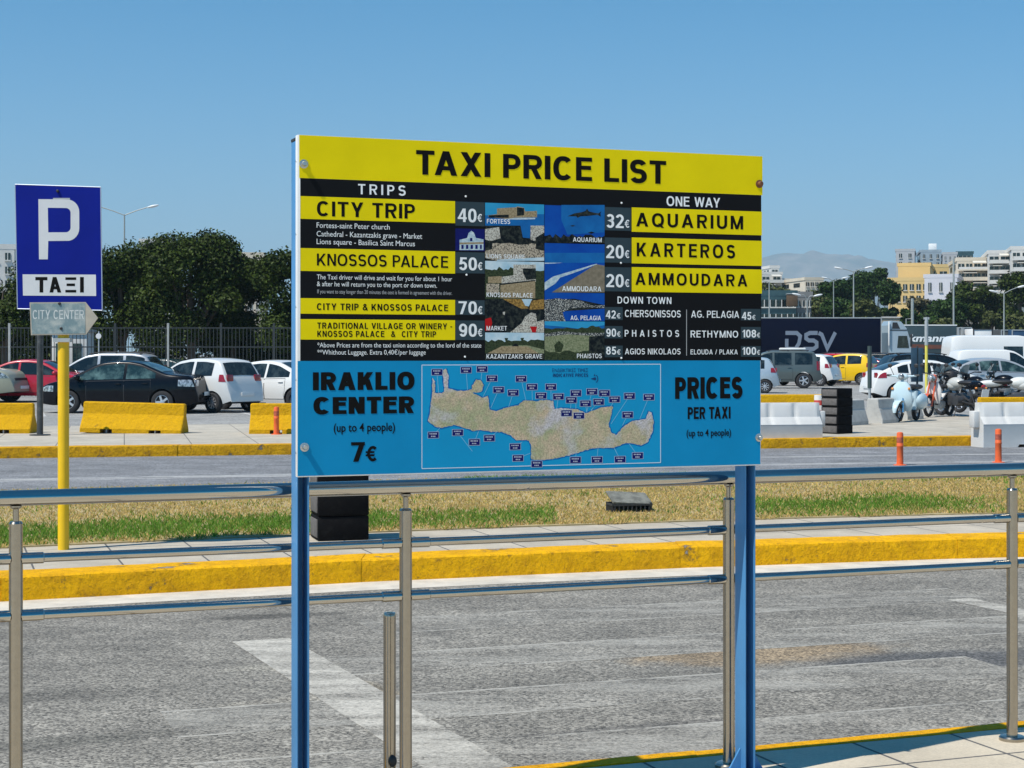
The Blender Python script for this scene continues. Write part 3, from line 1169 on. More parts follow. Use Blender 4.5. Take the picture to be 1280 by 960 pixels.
def picture(tl, br, ground, shapes, caption=None):
    mb = MB()
    bf.rect(mb, tl, br, P2)
    p = mb.build('picture', ground, sign, smooth=0, fix=False)
    t = MB()
    mats = []
    x0, y0 = tl
    w = br[0] - tl[0]
    hgt = br[1] - tl[1]
    for k, (m, pts) in enumerate(shapes):
        if m not in mats:
            mats.append(m)
        bf.poly(t, [(x0 + a * w, y0 + b * hgt) for a, b in pts], P2 + .00005 + .00003 * k, mats.index(m))
    if t.v:
        t.build('print', mats, p, smooth=0, fix=False)
    if caption:
        c = MB()
        bf.text(c, *caption, L3 + .0002, (.16, .14))
        c.build('caption', INK_W, p, smooth=0, fix=False)
    return p

def rag(y, amp, n=14, x0=0.0, x1=1.0, seed=1, low=1.0):
    """A ragged top edge across a picture, closed along its lower edge."""
    rr = random.Random(seed)
    return [(x0 + (x1 - x0) * i / n, y + rr.uniform(-amp, amp)) for i in range(n + 1)] + [(x1, low), (x0, low)]

picture((606.3, 253.3), (680, 282), SKY_P, [
    (SEA_P, [(0, .55), (1, .50), (1, 1), (0, 1)]),
    (STONE_P, [(.05, .55), (.2, .5), (.2, .25), (.52, .2), (.55, .16), (.66, .22), (.68, .38), (.88, .36), (.88, .64), (.5, .66), (.4, .72), (.06, .64)]),
    (SHADE_P, [(.54, .2), (.66, .24), (.66, .55), (.54, .58)]),
    (SHADE_P, [(.06, .55), (.4, .52), (.4, .66), (.06, .66)]),
    (FOAM_P, [(.3, .72), (.55, .66), (.85, .66), (.85, .72), (.55, .74)])], ('FORTESS', 608.5, 637.5, 279.2, 5.6))
picture((606.3, 282), (680, 326), SHADE_P, [
    (PALE_P, [(0, .1), (.24, .04), (.26, .36), (.1, .44), (0, .4)]),
    (SEA_P, [(.6, .0), (.78, .0), (.76, .36), (.64, .34)]),
    (PALE_P, [(.77, .0), (1, .0), (1, .2), (.86, .34), (.85, .44), (.77, .4)]),
    (SHADE_P, [(.42, .12), (.6, .12), (.62, .44), (.4, .44)]),
    (FOUNT_P, rag(.52, .03, 10, .12, .86, 4, .72)),
    (FOUNT_P, [(.0, .72), (.15, .66), (.5, .62), (.85, .66), (1, .72), (1, .92), (.7, 1), (.2, 1), (0, .92)]),
    (CLOUD_P, [(.2, .97), (.6, .93), (1, .9), (1, 1), (.2, 1)])], ('LIONS SQUARE', 608, 656, 322.7, 5.3))
picture((606.3, 326), (680, 373.8), CLOUD_P, [
    (WOOD_P, rag(.2, .05, 14, 0, .55, 5)),
    (WOOD_P, rag(.26, .02, 8, .5, 1, 6)),
    (STONE_P, [(.05, .42), (.28, .4), (.28, .58), (.05, .58)]),
    (PALE_P, [(.28, .42), (.48, .38), (.48, .1), (.86, .1), (.86, .2), (.86, .55), (.5, .56), (.28, .6)]),
    (SHADE_P, [(.64, .2), (.86, .2), (.86, .48), (.7, .5), (.64, .3)]),
    (STONE_P, [(.26, .62), (.85, .52), (.85, .98), (.26, .98)]),
    (SHADE_P, [(.24, .6), (.85, .5), (.85, .53), (.24, .64)]),
    (FOUNT_P, [(.02, .6), (.24, .6), (.24, .86), (.02, .86)])], ('KNOSSOS PALACE', 608, 665.5, 371.2, 5.6))
picture((606.3, 373.8), (680, 415.6), SHADE_P, [
    (ORANGE_P, [(.3, 0), (.66, 0), (.74, .28), (.62, .3)]),
    (CLOUD_P, [(.62, 0), (.8, 0), (.74, .22), (.68, .2)]),
    (ORANGE_P, [(.78, .05), (1, 0), (1, .3), (.75, .32)]),
    (PALE_P, [(.42, 1), (.62, .72), (.68, .52), (.78, .4), (.86, .44), (.88, .68), (1, .62), (1, 1)]),
    (RED_P, [(0, .6), (.1, .55), (.12, .72), (.08, .95), (0, .95)]),
    (RED_P, [(.76, .82), (.88, .82), (.86, 1), (.8, 1)]),
    (PALE_P, [(.3, .38), (.34, .38), (.33, .48), (.3, .46)])], ('MARKET', 608, 633.5, 413, 5.6))
picture((606.3, 415.6), (680, 450), CLOUD_P, [
    (WOOD_P, rag(.3, .05, 18, 0, 1, 8)),
    (WOOD_P, [(.33, .2), (.39, .2), (.37, .36), (.35, .36)]),
    (WOOD_P, [(.6, .2), (.66, .19), (.64, .36), (.62, .36)]),
    (HILL_P, [(0, .85), (.3, .48), (.7, .46), (1, .62), (1, .85)]),
    (STONE_P, [(.0, .8), (.28, .5), (.72, .5), (.95, .82)]),
    (SHADE_P, [(.45, .5), (.5, .4), (.54, .4), (.57, .5)]),
    (SHADE_P, [(0, .76), (1, .76), (1, 1), (0, 1)])], ('KAZANTZAKIS GRAVE', 608, 677.5, 448.2, 5.6))
picture((680.6, 256.2), (755.6, 303.7), DEEP_P, [
    (SEA_P, [(.28, 0), (1, 0), (1, .72), (.38, .78), (.28, .4)]),
    (SHADE_P, [(.38, .3), (.5, .22), (.62, .19), (.68, .16), (.71, .1), (.74, .17), (.84, .21), (.9, .22), (.95, .16), (.93, .23), (.94, .31), (.88, .26), (.72, .29), (.6, .30), (.55, .34), (.53, .3)]),
    (SHADE_P, [(.42, .55), (.47, .53), (.52, .55), (.47, .57)]),
    (SHADE_P, [(.72, .73), (.78, .70), (.84, .73), (.78, .76)]),
    (SHADE_P, rag(.82, .06, 22, 0, 1, 9))], ('AQUARIUM', 716, 752, 302, 5.6))
picture((680.6, 303.7), (755.6, 365.5), DEEP_P, [
    (SEA_P, [(0, .2), (1, .2), (1, .4), (0, .4)]),
    (FOAM_P, [(0, .4), (.3, .4), (.1, .42), (0, .42)]),
    (DEEP_P, [(0, .42), (1, .40), (1, 1), (0, 1)]),
    (SAND_P, [(.86, .43), (1, .46), (1, 1), (.12, 1), (.4, .78)]),
    (FOAM_P, [(0, .8), (.14, .68), (.5, .55), (.86, .42), (.88, .43), (.5, .6), (.26, .7), (.18, .82), (0, .96)])], ('AMMOUDARA', 702.5, 751.5, 363.7, 6.2))
picture((680.6, 365.5), (755.6, 401.5), DEEP_P, [
    (SHADE_P, [(0, .26), (.5, .22), (1, .44), (1, .56), (0, .7)]),
    (TOWN_P, [(0, .26), (.2, .2), (.4, .24), (.62, .3), (.8, .46), (1, .44), (1, .54), (.6, .52), (.4, .58), (.3, .7), (.35, 1), (0, 1)])], ('AG. PELAGIA', 713, 751, 400, 5.6))
picture((680.6, 401.5), (755.6, 450), SKY_P, [
    (SEA_P, [(0, .1), (.3, .14), (.6, .2), (1, .1), (1, .3), (0, .3)]),
    (WOOD_P, rag(.18, .03, 10, 0, .62, 11)),
    (WOOD_P, rag(.16, .05, 8, .62, 1, 12)),
    (TOWN_P, [(0, .32), (.3, .26), (.6, .3), (1, .3), (1, .5), (0, .5)]),
    (HILL_P, [(0, .4), (.4, .34), (.8, .38), (.8, .7), (.6, .85), (0, .95)]),
    (WOOD_P, [(.16, .62), (.24, .5), (.32, .62), (.28, .8), (.18, .8)]),
    (WOOD_P, rag(.78, .05, 12, .0, 1, 14)),
    (SHADE_P, [(.74, .4), (1, .36), (1, 1), (.74, 1)])], ('PHAISTOS', 721, 752, 447.7, 5.6))
picture((569.2, 285.5), (605.7, 314), INK_N, [
    (FOAM_P, [(.14, .5), (.4, .42), (.45, .2), (.55, .1), (.64, .2), (.7, .42), (.96, .48), (.96, .95), (.14, .95)]),
    (STONE_P, [(.14, .62), (.96, .6), (.96, .68), (.14, .70)]),
    (INK_N, [(.5, .42), (.58, .42), (.58, .56), (.5, .56)]),
    (INK_N, [(.2, .72), (.28, .72), (.28, .9), (.2, .9)]), (INK_N, [(.36, .72), (.44, .72), (.44, .9), (.36, .9)]),
    (INK_N, [(.52, .72), (.6, .72), (.6, .9), (.52, .9)]), (INK_N, [(.68, .72), (.76, .72), (.76, .9), (.68, .9)]),
    (INK_N, [(.84, .72), (.9, .72), (.9, .9), (.84, .9)])])

# the map of the island
z4 = lambda x, y: (520 + x / 6.4, 450 + y / 6.4)
z5 = lambda x, y: (670 + x / 6.4, 450 + y / 6.4)
mb = MB()
bf.rect(mb, (527.5, 456.6), (825.3, 578), P2)
mp_ = mb.build('map', M('map_sea', (.008, .29, .55), .7, 0, var=.08, scale=3, spec=.08), sign, smooth=0, fix=False)
mb = MB()
for a, b in (((527.2, 456.2), (826, 457.2)), ((527.2, 585.4), (826, 586.2))):
    pass
bdr = [(527.3, 456.3), (825.6, 455.2), (825.6, 578.2), (527.3, 585.8)]
def line_px(mb, a, b, w, lay, mi=0):
    (u0, v0), (u1, v1) = board_uv(*a), board_uv(*b)
    d = Vector((u1 - u0, v1 - v0))
    n = Vector((-d.y, d.x)).normalized() * w / 2
    mb.add([(u0 - n.x, -lay, v0 - n.y), (u1 - n.x, -lay, v1 - n.y), (u1 + n.x, -lay, v1 + n.y), (u0 + n.x, -lay, v0 + n.y)], [(0, 1, 2, 3)], mi)
for k in range(4):
    line_px(mb, bdr[k], bdr[(k + 1) % 4], .0026, P2 + .0001 + k * .00003)
mb.build('map_border', M('map_white', (.60, .72, .80), .4), mp_, smooth=0, fix=False)
land4 = [(130, 140), (150, 170), (150, 262), (205, 268), (228, 250), (215, 130), (220, 80), (240, 70), (258, 130), (258, 225), (330, 245), (420, 245), (445, 232), (450, 205), (480, 155), (515, 160), (540, 200), (530, 245), (500, 258), (452, 262), (530, 300), (575, 285), (590, 395), (640, 408), (700, 385), (820, 360), (860, 325), (960, 330)]
land5 = [(50, 320), (135, 325), (145, 395), (200, 385), (330, 395), (400, 425), (470, 400), (520, 380), (615, 370), (600, 440), (580, 520), (600, 580), (640, 600), (700, 530), (770, 490), (830, 480), (880, 470), (900, 410), (925, 420), (940, 500), (930, 580), (890, 660), (840, 685), (760, 665), (700, 670), (620, 705), (500, 700), (400, 720), (310, 750), (180, 785), (60, 800)]
land4b = [(920, 795), (922, 690), (905, 650), (880, 640), (800, 640), (760, 605), (680, 575), (600, 575), (520, 560), (450, 565), (400, 545), (300, 520), (200, 545), (150, 530), (95, 490), (110, 420), (120, 340), (128, 250)]
land = [z4(*p) for p in land4] + [z5(*p) for p in land5] + [z4(*p) for p in land4b]
def ragged(pts, amp, seg):
    out = []
    rr = random.Random(5)
    for i, a in enumerate(pts):
        b = pts[(i + 1) % len(pts)]
        n = max(1, int(math.hypot(b[0] - a[0], b[1] - a[1]) / seg))
        for k in range(n):
            t = k / n
            out.append((a[0] + (b[0] - a[0]) * t + rr.uniform(-amp, amp), a[1] + (b[1] - a[1]) * t + rr.uniform(-amp, amp)))
    return out
land_r = ragged(land, .55, 2.2)
def filled(mb, pts, lay, grow=0.0, mi=0):
    """A concave outline filled with triangles."""
    from mathutils.geometry import tessellate_polygon
    uvs = [board_uv(*p) for p in pts]
    cu = sum(u for u, v in uvs) / len(uvs)
    cv = sum(v for u, v in uvs) / len(uvs)
    vs = [Vector((u, v, 0)) for u, v in uvs]
    tris = tessellate_polygon([vs])
    mb.add([(p.x, -lay, p.y) for p in vs], tris, mi)
m_, nt, bs = nodes_of('map_land')
tc = coords(nt)
f1 = maprange(nt, noise(nt, tc, 13, 7, .66), .38, .62)
f2 = maprange(nt, noise(nt, tc, 170, 4, .75), .42, .62)
f3 = maprange(nt, noise(nt, tc, 6.5, 4, .6, .3), .52, .66)
c_ = mix(nt, f1, (.66, .50, .34), (.38, .42, .22))
c_ = mix(nt, f3, c_, (.62, .58, .60))
c_ = mix(nt, math_node(nt, 'MULTIPLY', f2, .6), c_, (.15, .12, .08))
nt.links.new(c_, bs.inputs['Base Color'])
bs.inputs['Roughness'].default_value = .4
mb = MB()
filled(mb, land_r, P2 + .0002, mi=0)
mb.build('map_land', m_, mp_, smooth=0)
shore = MB()
def grown(pts, d):
    out = []
    for i, p in enumerate(pts):
        a, b = pts[i - 1], pts[(i + 1) % len(pts)]
        t = Vector((b[0] - a[0], b[1] - a[1]))
        t = t.normalized() if t.length > 1e-6 else Vector((1, 0))
        out.append((p[0] + t.y * d, p[1] - t.x * d))
    return out
filled(shore, ragged(grown(land, 1.5), .3, 3), P2 + .0001)
shore.build('map_shoal', M('map_shoal', (.006, .14, .40), .7, spec=.08), mp_, smooth=0)
labels = [z4(*p) for p in ((167, 97), (400, 80), (528, 72), (607, 147), (660, 238), (777, 262), (840, 150), (927, 215), (1000, 285), (138, 600), (333, 580), (466, 657), (586, 625), (793, 693), (815, 785), (965, 832))] + \
         [z5(*p) for p in ((118, 215), (178, 292), (318, 265), (282, 320), (447, 253), (546, 265), (395, 347), (500, 335), (627, 315), (747, 288), (902, 297), (732, 438), (243, 425), (342, 445), (315, 800), (487, 797), (672, 795), (812, 765))]
aims = [z4(*p) for p in ((180, 262), (412, 240), (520, 160), (535, 295), (597, 385), (740, 378), (878, 322), (930, 322), (1010, 325), (190, 545), (450, 730), (500, 570), (650, 570), (850, 655), (915, 745), (965, 800))] + \
       [z5(*p) for p in ((120, 320), (165, 390), (318, 390), (275, 390), (405, 415), (440, 405), (405, 420), (440, 400), (600, 370), (600, 510), (830, 470), (690, 525), (240, 395), (350, 400), (320, 740), (495, 705), (625, 705), (745, 670))]
PTR = M('map_pale_line', (.22, .52, .72), .7, spec=.08)
LBL = [M('map_label_rim', (.42, .48, .62), .7, spec=.08), INK_N, M('map_label_ink', (.45, .48, .58), .7, spec=.08)]
for (x, y), (ax_, ay_) in zip(labels, aims):
    lm, ln = MB(), MB()
    line_px(ln, (x, y), (ax_, ay_), .0016, P2 + .0003)
    bf.rect(lm, (x - 7.1, y - 4.1), (x + 7.1, y + 4.1), P2 + .0004, 0)
    bf.rect(lm, (x - 6.6, y - 3.6), (x + 6.6, y + 3.6), P2 + .0005, 1)
    rr = random.Random(int(x * 7 + y))
    for dy, n in ((-1.5, 5), (1.7, 3)):
        xa = x - n * .95
        for k in range(n):
            w = rr.uniform(1.2, 1.6)
            bf.rect(lm, (xa, y + dy - .75), (xa + w, y + dy + .75), P2 + .0006, 2)
            xa += 1.9
    ln.build('map_pointer', PTR, mp_, smooth=0, fix=False)
    lm.build('map_label', LBL, mp_, smooth=0, fix=False)
t = MB()
bf.text(t, '\u0395N\u0394EIKTIKE\u03a3 TIME\u03a3', 690.3, 735, 465.2, 4.4, L3, 0)
bf.text(t, 'INDICATIVE PRICES', 691, 735, 471.2, 4.2, L3, (.2, .16))
cx, cy = 744, 473.5
for k in range(10):
    a0, a1 = R(-75 + 15 * k), R(-75 + 15 * (k + 1))
    bf.poly(t, [(cx + 3.6 * math.cos(a0), cy + 5.2 * math.sin(a0)), (cx + 3.6 * math.cos(a1), cy + 5.2 * math.sin(a1)), (cx + 2.6 * math.cos(a1), cy + 4.2 * math.sin(a1)), (cx + 2.6 * math.cos(a0), cy + 4.2 * math.sin(a0))], L3)
bf.poly(t, [(cx - 6, cy), (cx, cy - 2), (cx + 1.5, cy), (cx, cy + 2)], L3)
bf.poly(t, [(cx - 1, cy - 6.5), (cx + .1, cy - 3.4), (cx - 2, cy - 3.4)], L3)
t.build('map_title', ink('map_ink', (.012, .05, .16)), mp_, smooth=0, fix=False)

# ------------------------------------------------------------------ the parking sign on its yellow pole
PS_Y = 13.15
def psign_uv(px, py):
    return (px - 77) * PS_Y / F, CH + (HY - py) * PS_Y / F
pf = Face(psign_uv)
YPOLE = M('yellow_pole_paint', (.84, .52, .006), .4, 0, var=.10, scale=3, bmp=.05)
psign = thing('parking_sign', 'blue P and taxi parking sign with a faded arrow plate on a yellow pole', 'sign', (ax(77, PS_Y), PS_Y, ISL_Z))
psign_z = ISL_Z
pf.uv = lambda px, py: (psign_uv(px, py)[0], psign_uv(px, py)[1] - psign_z)
mb = MB()
mb.tube([(0, .055, -.05), (0, .055, 1.75), (0, .055, 2.78)], .043, 20)
mb.build('pole', YPOLE, psign)
SBLUE = M('sign_reflective_blue', (.003, .012, .22), .55, 0, var=.08, scale=3, spec=.12)
SWHITE = M('sign_reflective_white', (.62, .63, .64), .35, 0, var=.05)
def plate(pts, thick, lay, name, m, parent):
    mb = MB()
    q = [pf.uv(*p) for p in pts]
    mb.prism(q, lambda a, b, d: (a, d, b), -lay, -lay + thick)
    return mb.build(name, m, parent, smooth=0)
pan = plate([(19, 230.5), (126, 234), (128, 388), (22, 386)], .003, .004, 'sign_panel', SBLUE, psign)
rim = MB()
cs = [(19, 230.5), (126, 234), (128, 388), (22, 386)]
for k in range(4):
    a, b = pf.uv(*cs[k]), pf.uv(*cs[(k + 1) % 4])
    rim.tube([(a[0], -.002, a[1]), (b[0], -.002, b[1])], .004, 6)
rim.build('panel_rim', M('sign_rim', (.45, .5, .6), .4, .3), pan)
mb = MB()
stroke = 12
def ring_pts(cx, cy, rx, ry, a0, a1, n):
    return [(cx + rx * math.cos(R(a0 + (a1 - a0) * k / n)), cy + ry * math.sin(R(a0 + (a1 - a0) * k / n))) for k in range(n + 1)]
outer = [(48.2, 249)] + [(80, 249.3)] + ring_pts(84, 265, 15.3, 15.6, -75, 0, 6) + ring_pts(84, 285.5, 15.3, 15.8, 0, 80, 6) + [(60.5, 301.3)]
inner = [(60, 259.8)] + [(79, 260)] + ring_pts(82, 266, 6.5, 6, -75, 0, 6) + ring_pts(82, 284.5, 6.5, 6, 0, 80, 6) + [(60.5, 290.5)]
for k in range(len(outer) - 1):
    pf.poly(mb, [outer[k], outer[k + 1], inner[k + 1], inner[k]], .0055)
pf.poly(mb, [(48.2, 249), (60, 259.8), (60.5, 290.5), (60.5, 301.3), (60, 324.2), (49, 324.2)], .0055)
mb.build('parking_letter', SWHITE, pan, smooth=0, fix=False)
tp = MB()
pf.poly(tp, [(28.5, 343), (120, 343.3), (120.4, 370), (29, 369.5)], .0055)
tx = tp.build('taxi_plate', SWHITE, psign, smooth=0, fix=False)
t = MB()
y0, y1 = 346.3, 365.6
pf.rect(t, (44.5, y0), (59.5, y0 + 4), .0065)
pf.rect(t, (49.7, y0 + 4), (54.3, y1), .0065)
pf.poly(t, [(66.2, y0), (70.8, y0), (66.8, y1), (62.2, y1)], .0065)
pf.poly(t, [(66.4, y0), (70.8, y0), (76.8, y1), (72.2, y1)], .0067)
pf.rect(t, (66, 358), (73.5, 361.5), .0069)
for ya in (y0 + .4, 354.4, y1 - 3.2):
    pf.rect(t, (82 if ya != 354.4 else 83.5, ya), (95.5 if ya != 354.4 else 94, ya + 3.2), .0065)
pf.rect(t, (100.3, y0), (105, y1), .0065)
t.build('lettering', INK_T, tx, smooth=0, fix=False)
FADED = M('faded_arrow_blue', (.16, .24, .26), .55, 0, c2=(.40, .44, .42), scale=9, lo=.45, hi=.66)
BEIGE = M('faded_arrow_tip', (.42, .38, .31), .6, 0, var=.12, scale=9)
arr = plate([(37.5, 378), (107.5, 377.6), (123, 397.5), (108, 418.2), (39.2, 419)], .003, .012, 'arrow_plate', BEIGE, psign)
t = MB()
pf.poly(t, [(39, 379.4), (107, 379.1), (107.4, 416.8), (40.6, 417.6)], .0135)
fld = t.build('arrow_field', FADED, arr, smooth=0, fix=False)
t = MB()
pf.text(t, 'CITY CENTER', 41.5, 105.5, 398.9, 11.3, .0145, (.15, .13))
t.build('arrow_lettering', M('faded_white', (.55, .58, .57), .5, var=.2, scale=30), arr, smooth=0, fix=False)
for p in ((72.5, 239), (75, 379.5), (77, 410.5)):
    u, v = pf.uv(*p)
    t = MB()
    t.lathe([(.011, -.004), (.011, -.018), (.006, -.022)], axis='y', c=(u, 0, v), seg=10)
    t.build('bolt', BLACKP, psign)
t = MB()
for v in (1.62, 1.85, 2.1, 2.7):
    t.box((0, .03, v), (.13, .07, .03))
t.build('clamp', GREYM, psign)

# ------------------------------------------------------------------ the steel handrail
STEEL = M('brushed_steel', (.38, .35, .30), .22, 1.0, var=.06, scale=40)
POLISH = M('polished_steel', (.48, .46, .42), .09, 1.0, var=.04, scale=4)
rail = thing('handrail', 'stainless steel handrail of round posts and three rails along the kerb behind the price board', 'railing', (0, y_fence(0), 0), A_FENCE)
SP = 1.272
posts = [-6.796, -5.524, -4.252, -2.98, -1.708, -.397, .870, 2.149, 3.421, 4.693, 5.965, 7.237]
for s in posts:
    mb = MB()
    mb.tube([(s, 0, 0), (s, 0, 1.005)], .022, 20)
    mb.lathe([(.022, 1.005), (.018, 1.012), (.010, 1.013), (.010, 1.052), (.019, 1.058), (.019, 1.063)], c=(s, 0, 0), seg=20)
    p = mb.build('post', STEEL, rail)
    mb = MB()
    mb.lathe([(.052, 0), (.052, .012), (.046, .018), (.024, .020)], c=(s, 0, 0), seg=24)
    mb.build('flange', STEEL, p)
    for h in (.892, .7075):
        for d in (-1, 1):
            mb = MB()
            mb.lathe([(.0185, .018), (.0185, .085), (.0155, .088)], axis='x', c=(s, 0, h), seg=14) if d > 0 else mb.lathe([(.0155, -.088), (.0185, -.085), (.0185, -.018)], axis='x', c=(s, 0, h), seg=14)
            mb.build('collar', POLISH, p)
mb = MB()
mb.tube([(posts[0] - .3, 0, 1.0875), (posts[-1] + .3, 0, 1.0875)], .0255, 28)
tr = mb.build('top_rail', POLISH, rail)
for s in (.035, 3.85, -3.78):
    mb = MB()
    mb.lathe([(.0255, -.024), (.0266, -.022), (.0266, .022), (.0255, .024)], axis='x', c=(s, 0, 1.0875), seg=24)
    mb.build('joint_sleeve', POLISH, tr)
for h in (.892, .7075):
    mb = MB()
    mb.tube([(posts[0], 0, h), (posts[-1], 0, h)], .0148, 18)
    mb.build('lower_rail', POLISH, rail)
bol = thing('short_post', 'short steel post standing beside the handrail post in front of the old stop line', 'bollard', (ax(487, 6.15), 6.15, 0))
mb = MB()
mb.lathe([(.0228, 0), (.0228, .3), (.0228, .606), (.0226, .614), (.020, .620), (.012, .620), (.011, .612)], seg=20)
mb.build('tube', STEEL, bol)
mb = MB()
mb.ell((.012, -.022, .09), (.016, .014, .022))
mb.lathe([(.045, 0), (.045, .01), (.025, .014)], seg=20)
mb.build('clamp_knob', BLACKP, bol)

# ------------------------------------------------------------------ barriers, bollards and rubber stacks
def concrete_mat(name, c, stain, bmp=.35):
    return M(name, c, .85, 0, c2=stain, scale=4, lo=.45, hi=.8, bmp=bmp, bscale=30)
YCON = kerb_mat('yellow_barrier_paint', (.66, .365, .004), (.36, .31, .22), .70, .30)
GCON = concrete_mat('barrier_concrete', (.46, .455, .43), (.30, .30, .29))
WPLA = M('white_barrier_plastic', (.62, .61, .585), .55, 0, var=.08, scale=3, bmp=.08, bscale=20)

def jersey(name, label, L, H, m, loc, rz, group, w0=.60, w1=.16, feet=True):
    """Concrete barrier: splayed foot, sloped shoulder, narrow top and two forklift slots."""
    root = thing(name, label, 'barrier', loc, rz, group)
    mb = MB()
    prof = [(-w0 / 2, 0), (-w0 / 2, .14 * H), (-w1 / 2 - .035, .57 * H), (-w1 / 2 - .02, .62 * H), (-w1 / 2, H - .02), (-w1 / 2 + .02, H), (w1 / 2 - .02, H), (w1 / 2, H - .02), (w1 / 2 + .02, .62 * H), (w1 / 2 + .035, .57 * H), (w0 / 2, .14 * H), (w0 / 2, 0)]
    slots = [(-L * .30, -L * .18), (L * .18, L * .30)] if feet else []
    xs = sorted({-L / 2, -L / 2 + .02, L / 2 - .02, L / 2, *[a for s in slots for a in s], *[a + .001 for s in slots for a in s], *[a - .001 for s in slots for a in s]})
    rings = []
    for x in xs:
        up = .07 if any(a < x < b for a, b in slots) else 0
        k = .97 if abs(abs(x) - L / 2) < 1e-6 else 1.0
        rings.append([(x, y * k, max(z * k, up)) for y, z in prof])
    mb.loft(rings)
    mb.build('barrier_body', m, root, smooth=11)
    if feet:
        for a, b in slots:
            s = MB()
            s.box(((a + b) / 2, 0, .036), (.02, w0 - .06, .068))
            s.build('slot_web', GCON, root)
    return root

def yb(px, py, Y0=None, z=FAR_Z):
    Y = F * (CH - z) / (py - HY)
    return (ax(px, Y), Y, z)

YG = 'yellow concrete barriers along the car park'
jersey('concrete_barrier', 'yellow concrete barrier in front of the black saloon', 1.95, .58, YCON, yb(168, 541), R(-3), YG).rotation_euler[1] = R(1.4)
jersey('concrete_barrier', 'yellow concrete barrier cut off by the left edge of the photo', 1.95, .57, YCON, yb(-22, 541), R(2), YG)
jersey('concrete_barrier', 'yellow concrete barrier behind the orange bollard, by the white saloon', 1.95, .57, YCON, yb(378, 541.5), R(1), YG)
jersey('concrete_barrier', 'yellow concrete barrier behind the white plastic barrier below the motorcycles', 2.3, .60, YCON, (ax(1290, 36), 36.0, FAR_Z), R(4), YG)
jersey('concrete_barrier', 'low yellow concrete barrier behind the left white plastic barrier', 2.4, .62, YCON, (ax(975, 37.5), 37.5, FAR_Z), R(6), YG)

GG = 'grey concrete barriers seen end on'
for px, py, rz, lab in ((1062, 531, 50, 'grey concrete barrier half hidden behind the black rubber stack'),
                        (1101, 528.5, 52, 'grey concrete barrier with a pale end face left of the blue scooter'),
                        (1133, 524, 50, 'grey concrete barrier behind the blue scooter'),
                        (1166, 518, 48, 'grey concrete barrier behind the orange moped')):
    jersey('concrete_barrier', lab, .80, .54, GCON, yb(px, py), R(rz), GG, w0=.48, w1=.26, feet=False)

def plastic_barrier(label, loc, rz, L=2.2, H=.80):
    """Hollow white plastic barrier: ribbed sloping upper half over a straight foot with slots."""
    root = thing('plastic_barrier', label, 'barrier', loc, rz, 'white plastic barriers by the far kerb')
    mb = MB()
    xs = [-L / 2 + L * i / 88 for i in range(89)]
    rings = []
    for x in xs:
        u = (x / L + .5) * 6
        rib = .035 * max(0, math.cos(2 * math.pi * u)) ** 6
        slot = any(abs(x - c) < .09 for c in (-.62, .0, .62))
        zb = .05 if slot else 0
        rings.append([(x, -.24, zb), (x, -.24, .40), (x, -.245, .415), (x, -.155 + rib, .55), (x, -.115 + rib * .8, H - .05), (x, -.09, H), (x, .09, H), (x, .115 - rib * .8, H - .05), (x, .155 - rib, .55), (x, .245, .415), (x, .24, .40), (x, .24, zb)])
    mb.loft(rings)
    mb.build('barrier_body', WPLA, root, smooth=20)
    for s in (-1, 1):
        t = MB()
        t.rbox((s * (L / 2 + .055), 0, .50), (.12, .20, .30), .02)
        t.build('end_lug', WPLA, root)
    t = MB()
    t.lathe([(.05, H), (.05, H + .012), (.03, H + .016)], seg=14)
    t.build('filler_cap', BLACKP, root)
    return root
pb = yb(925, 559, z=ROAD_Z)
plastic_barrier('white ribbed plastic barrier half hidden behind the price board', (pb[0], 30.55, ROAD_Z), R(12), 2.9)
plastic_barrier('white ribbed plastic barrier below the motorcycles at the right edge', (ax(1310, 31.1), 31.1, ROAD_Z), R(12), 2.8)

RW_R, RW_W = M('red_plastic', (.55, .06, .05), .5, var=.15), M('band_white', (.75, .72, .68), .5)
rw = thing('striped_post', 'red and white banded plastic post behind the white barrier', 'marker post', (ax(1024, 33.6), 33.6, FAR_Z))
for k in range(6):
    mb = MB()
    mb.lathe([(.10, .10 + k * .1), (.10, .2 + k * .1)], seg=14)
    mb.build('red_band' if k % 2 == 0 else 'white_band', RW_R if k % 2 == 0 else RW_W, rw)
mb = MB()
mb.rbox((0, 0, .05), (.34, .34, .10), .02)
mb.build('foot', BLACKP, rw)

ORNG = M('orange_plastic', (.78, .13, .03), .5, 0, var=.12, scale=12, bmp=.1, bscale=30)
def orange_bollard(label, px, py, h, z, worn=False):
    Y = F * (CH - z) / (py - HY)
    root = thing('orange_bollard', label, 'bollard', (ax(px, Y), Y, z), random.uniform(0, 6), 'orange plastic bollards')
    mb = MB()
    mb.lathe([(.052, .012), (.050, h * .2), (.049, h * .55), (.052, h * .56), (.052, h * .60), (.049, h * .61), (.050, h - .03), (.044, h - .008), (.02, h)], seg=18)
    mb.build('bollard_tube', ORNG, root)
    f = MB()
    f.lathe([(.10, 0), (.10, .008), (.06, .014)], seg=18)
    f.build('base_flange', ORNG, root)
    d = MB()
    d.lathe([(.0505, h * .68), (.0505, h * .84)], seg=18, caps=False)
    d.build('reflective_band', M('worn_band', (.42, .09, .05), .5, var=.3, scale=30), root)
orange_bollard('orange bollard right of the price board, by the yellow kerb', 1125, 581.5, .50, ROAD_Z)
orange_bollard('orange bollard in front of the right white plastic barrier', 1248, 578, .52, ROAD_Z)
orange_bollard('orange bollard in front of the yellow barrier left of the price board', 345.5, 543, .52, FAR_Z)

